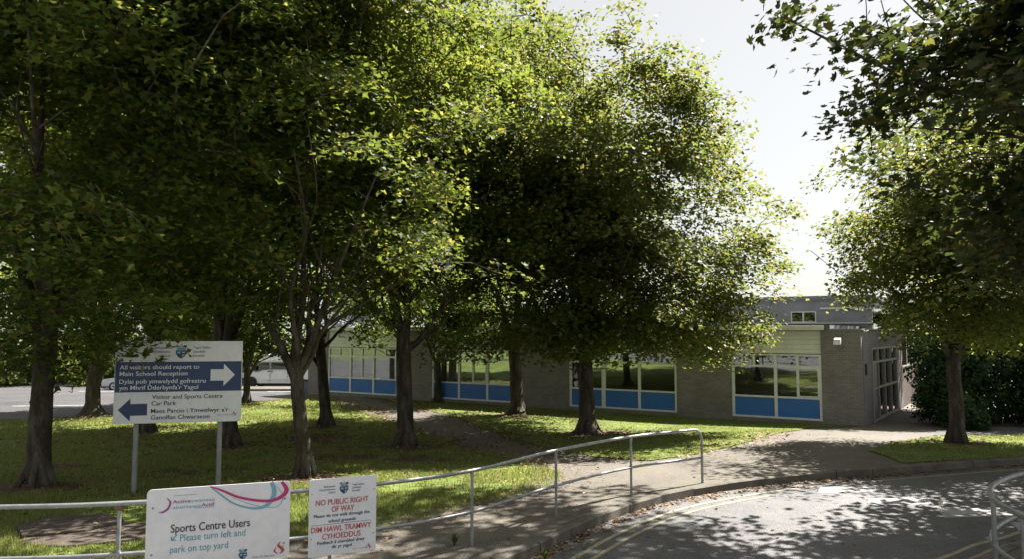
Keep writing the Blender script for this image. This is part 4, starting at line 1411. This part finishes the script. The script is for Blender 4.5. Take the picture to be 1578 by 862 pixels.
# right-hand side
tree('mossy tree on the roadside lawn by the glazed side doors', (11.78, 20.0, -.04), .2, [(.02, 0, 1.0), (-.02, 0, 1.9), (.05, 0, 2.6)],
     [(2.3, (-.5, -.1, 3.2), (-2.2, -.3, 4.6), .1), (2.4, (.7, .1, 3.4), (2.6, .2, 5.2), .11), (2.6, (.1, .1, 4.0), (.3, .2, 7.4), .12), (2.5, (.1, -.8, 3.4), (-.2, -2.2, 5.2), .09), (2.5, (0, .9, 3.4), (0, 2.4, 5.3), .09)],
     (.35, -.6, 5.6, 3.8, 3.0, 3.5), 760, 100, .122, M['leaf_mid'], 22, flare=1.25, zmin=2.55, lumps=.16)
HR = random.Random(77)
SHADE_BOUGHS = []
while len(SHADE_BOUGHS) < 120:        # unseen boughs added above the view to shade the path
    v = Vector((HR.uniform(-1, 1), HR.uniform(-1, 1), HR.uniform(-1, 1)))
    if v.length < 1:
        p = Vector((-3.2, 6.2, 13.2)) + Vector((v.x * 3.8, v.y * 3.8, v.z * 1.8))
        if p.z > 2.9 + .46 * (p.y + 10.6) + .55:
            SHADE_BOUGHS.append(tuple(p))
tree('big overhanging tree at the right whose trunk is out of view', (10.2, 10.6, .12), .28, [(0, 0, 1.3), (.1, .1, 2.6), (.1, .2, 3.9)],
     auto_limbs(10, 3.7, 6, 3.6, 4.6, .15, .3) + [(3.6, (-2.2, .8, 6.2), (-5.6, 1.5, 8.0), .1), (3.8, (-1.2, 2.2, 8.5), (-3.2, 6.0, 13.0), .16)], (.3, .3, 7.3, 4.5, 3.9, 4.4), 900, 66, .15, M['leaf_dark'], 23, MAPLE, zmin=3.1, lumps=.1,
     extra=[(-5.6, 1.5, 8.0), (-5.0, 1.4, 7.7), (-4.5, 1.3, 7.3), (-4.0, 1.2, 6.9), (-3.8, 1.2, 5.2)] + SHADE_BOUGHS)

G_BACK = 'tall dark trees beside the yard'
for lb_, xy_, h_, sd_ in [('tall dense tree rising behind the dark shrubs, behind the mossy tree', (19.8, 32.5), 8.0, 61), ('tall dense tree at the far right beyond the paved yard', (24.5, 29.5), 8.5, 62)]:
    tree(lb_, (xy_[0], xy_[1], -.48), .26, [(0, 0, 1.2), (.1, 0, 2.4), (.1, 0, 3.2)], auto_limbs(sd_, 3.0, 5, 2.6, 5.0, .13, .3), (0, 0, h_, 3.9, 3.6, 5.4), 520, 70, .19, M['leaf_dark'], sd_, group=G_BACK, zmin=2.6, name='broadleaved_tree')

# trees beyond the car park and behind the school
G_FAR = 'trees beyond the car park'
far = [('bushy pale green tree behind the grey-roofed building', (-13, 74), 5.0, 6.0), ('tall round tree behind the parked silver car', (-27, 66), 5.5, 7.0), ('broad tree beyond the car park, left of the silver car', (-37, 62), 5.5, 7.0),
       ('spreading tree at the far left edge of the car park', (-47, 58), 5.5, 6.5), ('tree rising behind the left end of the school roof', (-3, 60), 5.0, 6.5), ('yellow-green tree left of the white minibus', (-22.5, 58.5), 3.6, 4.6)]
for i, (lb, (x, y), r_, h_) in enumerate(far):
    tree(lb, (x, y, -1.07), .26, [(0, 0, 1.2), (.1, 0, 2.2)], auto_limbs(30 + i, 2.1, 4, r_ * .7, h_ * .8, .14, i), (0, 0, h_, r_, r_, h_ * .85), 300, 60, .30, M['leaf_far'], 40 + i, group=G_FAR, zmin=.9, spread=1.15, name='distant_tree')


# ---------------------------------------------------------------- shrubs at the right
def shrub(label, base, r, h, n, leaf, m_, seed, name='shrub', cone=False, group='dark shrubs behind the mossy tree'):
    rng = np.random.default_rng(seed)
    root = empty(name, base, 0, label, 'shrub', group)
    st = MB()
    for k in range(7):
        an = k * .9
        st.tube([(0.1 * math.cos(an), .1 * math.sin(an), -.1), (r * .25 * math.cos(an), r * .25 * math.sin(an), h * .4), (r * .55 * math.cos(an), r * .55 * math.sin(an), h * .75)], [.035, .025, .01], 5)
    st.build('stem', M['bark'], root)
    u = rng.uniform(0, 1, n)
    an = rng.uniform(0, 2 * np.pi, n)
    if cone:
        z = h * (1 - np.sqrt(1 - u * .98))
        R = r * (1 - z / h) * rng.uniform(.3, 1.0, n) ** .5 * (.85 + .3 * np.sin(z * 9))
    else:
        z = h * u ** .9
        R = r * np.sqrt(np.clip(1 - (np.abs(z / h - .38) / .64) ** 2.6, 0.02, 1)) * rng.uniform(.15, 1.0, n) ** .4
        R *= 1 + .26 * np.sin(an * 3 + z * 2 + seed) + .18 * np.sin(an * 7 - z * 4)
        z = z * (1 + .12 * np.sin(an * 5 + seed)) + rng.exponential(.05, n)
    cen = np.stack([R * np.cos(an), R * np.sin(an), z + .05], 1)
    nn = rng.normal(size=(n, 3)) * .6 + np.stack([np.cos(an), np.sin(an), np.full(n, .7)], 1)
    me = leaf_mesh('foliage', cen, nn, leaf * rng.uniform(.6, 1.3, n), RHOMB, rng)
    link('foliage', me, m_, root)
    return root


shrub('rounded dark shrub left of the mossy trunk', (15.9, 27.2, -.45), 1.3, 3.0, 9000, .12, M['leaf_shrub'], 1)
shrub('tall dark shrub directly behind the mossy trunk', (18.2, 28.3, -.45), 1.7, 3.6, 12000, .13, M['leaf_shrub'], 2)
shrub('dark shrub right of the mossy trunk over the paved yard', (19.4, 26.9, -.45), 1.6, 3.0, 11000, .12, M['leaf_shrub'], 3)
shrub('broad dark shrub at the far right behind the paved yard', (22.2, 27.2, -.45), 2.2, 3.6, 13000, .13, M['leaf_shrub'], 4)
shrub('bluish conifer at the end of the side path', (20.9, 36.0, -.5), 1.5, 4.4, 11000, .14, M['leaf_blue'], 5, name='conifer', cone=True, group=None)
shrub('low dark shrub beside the sunlit side path', (15.2, 25.1, -.4), .7, 1.0, 3500, .10, M['leaf_shrub'], 6)
for lb_, xy_, r_, h_, sd_ in [('hedge plant second from the far left of the car park', (-37.5, 57.5), 3.0, 3.2, 11), ('hedge plant just left of the silver car', (-31.5, 57.8), 3.0, 2.9, 12), ('hedge plant behind the silver car', (-25.5, 57.6), 2.9, 2.7, 13), ('hedge plant at the far left end of the car park', (-43.5, 57.0), 3.2, 3.4, 14)]:
    shrub('dense leafy ' + lb_, (xy_[0], xy_[1], -1.07), r_, h_, 7000, .24, M['leaf_mid'], sd_, group='hedge plants beyond the car park')
shrub('large dark bush behind the brown boundary wall', (21.5, 41.5, -.5), 3.0, 4.6, 11000, .18, M['leaf_shrub'], 8)

# ---------------------------------------------------------------- slab in the lawn, weeds, grass, litter
sb = empty('ground_slab', (-6.0, 10.7, .12), .08, 'worn muddy concrete slab cracked in two in the front lawn', 'slab')
MB().add([(x, y, z) for z in (-.1, .045) for x, y in ((-1.05, .25), (-.75, .75), (-.1, .85), (.35, .45), (.05, -.1), (-.65, -.35))], [(0, 1, 2, 3, 4, 5), (11, 10, 9, 8, 7, 6)] + [(i, i + 6, (i + 1) % 6 + 6, (i + 1) % 6) for i in range(6)]).build('slab_piece', M['slab'], sb, bevel=.02)
MB().add([(x, y, z) for z in (-.1, .03) for x, y in ((-.6, -.42), (.1, -.17), (.42, .38), (1.05, .15), (1.0, -.55), (.2, -.85), (-.45, -.75))], [tuple(range(7)), tuple(range(13, 6, -1))] + [(i, i + 7, (i + 1) % 7 + 7, (i + 1) % 7) for i in range(7)]).build('slab_piece', M['slab'], sb, bevel=.02)


def weed(label, x, y, z, s, seed):
    rng = np.random.default_rng(seed)
    root = empty('weed', (x, y, z), 0, label, 'weed', 'weeds along the path and kerb')
    mb = MB()
    for k in range(16):
        an = rng.uniform(0, 6.28)
        h_ = s * rng.uniform(.5, 1.1)
        ou = s * rng.uniform(.2, .7)
        dx, dy = math.cos(an), math.sin(an)
        w_ = s * .09
        p = [(0, 0, 0), (dx * ou * .4, dy * ou * .4, h_ * .7), (dx * ou, dy * ou, h_)]
        mb.add([(p[0][0] - dy * w_ * .4, p[0][1] + dx * w_ * .4, 0), (p[0][0] + dy * w_ * .4, p[0][1] - dx * w_ * .4, 0), (p[1][0] + dy * w_, p[1][1] - dx * w_, p[1][2]), (p[1][0] - dy * w_, p[1][1] + dx * w_, p[1][2]), p[2]], [(0, 1, 2, 3), (3, 2, 4)])
    mb.build('leaves', M['weed'], root)


weed('bright green weed growing in the gutter against the kerb', .42, 9.75, 0.0, .17, 1)
weed('small weed on the mossy path by the railing post', -.75, 9.95, .13, .16, 3)


def in_any(x, y, polys):
    return any(inside((x, y), p) for p in polys)


EARTH = []
for i, (bx_, by_, r_) in enumerate([(-9.0, 14.3, 1.0), (-4.2, 15.4, 1.1), (-8.4, 22.2, 1.0), (-6.8, 27.2, 1.1), (-3.1, 22.1, 1.5), (2.6, 24.9, 1.3), (.3, 31.0, .9), (11.9, 19.8, .7), (-6.2, 24.5, 1.6), (-10.5, 17.5, .9), (-4.6, 19.5, 1.3), (-7.4, 16.3, .8), (-2.4, 19.0, 1.1)]):
    rr = random.Random(i)
    EARTH.append([(bx_ + r_ * (1.25 if k % 2 else 1) * rr.uniform(.55, 1.1) * math.cos(k * .45), by_ + .8 * r_ * rr.uniform(.6, 1.1) * math.sin(k * .45)) for k in range(14)])
    zone('bare_earth_patch', EARTH[-1], M['earth'], .006 if by_ < 24 and bx_ < 1 or bx_ < -4 else .04, .5)
rng = np.random.default_rng(99)
BASES = [(-9.01, 14.42), (-4.26, 15.59), (-12.56, 25.9), (-8.39, 22.5), (-6.79, 27.5), (-3.17, 22.5), (-17.2, 30.9), (-12.87, 36.5), (-3.62, 36.6), (.22, 31.3), (2.52, 25.25), (11.78, 20.0)]
lawns = [FRONT_LAWN, BACK_LAWN, RIGHT_LAWN]
SLAB = [(-7.15, 10.9), (-6.9, 11.5), (-6.0, 11.6), (-4.9, 11.0), (-4.9, 10.1), (-5.8, 9.8), (-6.6, 10.1)]


def mottle(x, y):
    return math.sin(x * 1.3 + .7 * math.sin(y * 1.1)) + math.sin(y * 1.7 + x * .6) + .6 * math.sin(x * 3.1 - y * 2.3)


pts = []
tries = 0
while len(pts) < 62000 and tries < 600000:
    tries += 1
    y = 8.3 + 33 * rng.uniform() ** 1.9
    x = rng.uniform(-.75, .75) * y
    if x > 17 or x < -22:
        continue
    if in_any(x, y, lawns) and not inside((x, y), SLAB):
        dmin = min(math.hypot(x - bx_, y - by_) for bx_, by_ in BASES)
        if dmin < .5 + .45 * (math.sin(x * 5) * math.sin(y * 4) + 1) and rng.uniform() < .85:
            continue
        if rng.uniform() < .88 and in_any(x, y, EARTH):
            continue
        mo = mottle(x, y)
        if mo < -1.0 and rng.uniform() < .8:
            continue
        pts.append((x, y, T(x, y)))
pts = np.array(pts)
n = len(pts)
B = 4
cen = np.repeat(pts, B, 0) + np.concatenate([rng.normal(size=(n * B, 2)) * .05, np.zeros((n * B, 1))], 1)
sc = np.clip(cen[:, 1] / 11, .85, 2.4)
hgt = rng.uniform(.025, .065, n * B) * (1 + .35 * np.sin(cen[:, 0] * 2.1) * np.sin(cen[:, 1] * 1.7))
an = rng.uniform(0, 2 * np.pi, n * B)
wd = .006 * sc * rng.uniform(.7, 1.3, n * B)
dx, dy = np.cos(an), np.sin(an)
ln = rng.uniform(.1, .8, n * B) * hgt
lx, ly = np.cos(an + 1.3), np.sin(an + 1.3)
V = np.stack([cen + np.stack([dx * wd, dy * wd, np.full(n * B, .0)], 1), cen - np.stack([dx * wd, dy * wd, np.full(n * B, .0)], 1), cen + np.stack([lx * ln, ly * ln, hgt + .02], 1)], 1)
me = tri_mesh('grass', V.reshape(-1, 3), np.arange(n * B * 3).reshape(-1, 3))
o = link('grass', me, M['grass'])
tag(o, 'short uneven turf of the school lawns', 'grass', kind='stuff')

# fallen leaves: gutter, path edges, under the trees
P_, Nn, Sz = [], [], []
kpts = [p for p in resample(KL, .05) if -3 < p.x < 13]
for i in range(1400):
    p = kpts[rng.integers(len(kpts))]
    off = .17 + abs(rng.normal()) * .15
    dens = 1.0 if 0 < p.x < 8 else .4
    if rng.uniform() > dens:
        continue
    P_.append((p.x + off * .45 + rng.normal() * .05, p.y - off, .012))
edge = [p for poly in (FRONT_LAWN[3:18], BACK_LAWN[1:11]) for p in resample([Vector(q_) for q_ in poly], .1)]
for i in range(2600):
    p = edge[rng.integers(len(edge))]
    x, y = p.x + rng.normal() * .45, p.y + rng.normal() * .5
    P_.append((x, y, T(x, y) + .05))
for i in range(7500):
    bx_, by_ = BASES[rng.integers(len(BASES))]
    x, y = bx_ + rng.normal() * 2.2, by_ - .3 + rng.normal() * 1.8
    if x > 11.5 and y < 16.5 or not in_any(x, y, lawns):
        continue
    P_.append((x, y, T(x, y) + rng.uniform(.045, .075)))
for i in range(130):
    x, y = rng.uniform(-2, 9), rng.uniform(9.2, 15)
    z = .01
    if inside((x, y), FP):
        z = T(x, y) + .024
    P_.append((x, y, z))
P_ = np.array(P_)
me = leaf_mesh('fallen_leaves', P_, rng.normal(size=(len(P_), 3)) * .25 + np.array((0, 0, 1)), rng.uniform(.035, .085, len(P_)) * np.clip(P_[:, 1] / 14, 1, 1.6), RHOMB, rng)
o = link('fallen_leaves', me, M['litter'])
tag(o, 'brown fallen leaves in the gutter and along the path edges', 'leaves', kind='stuff')
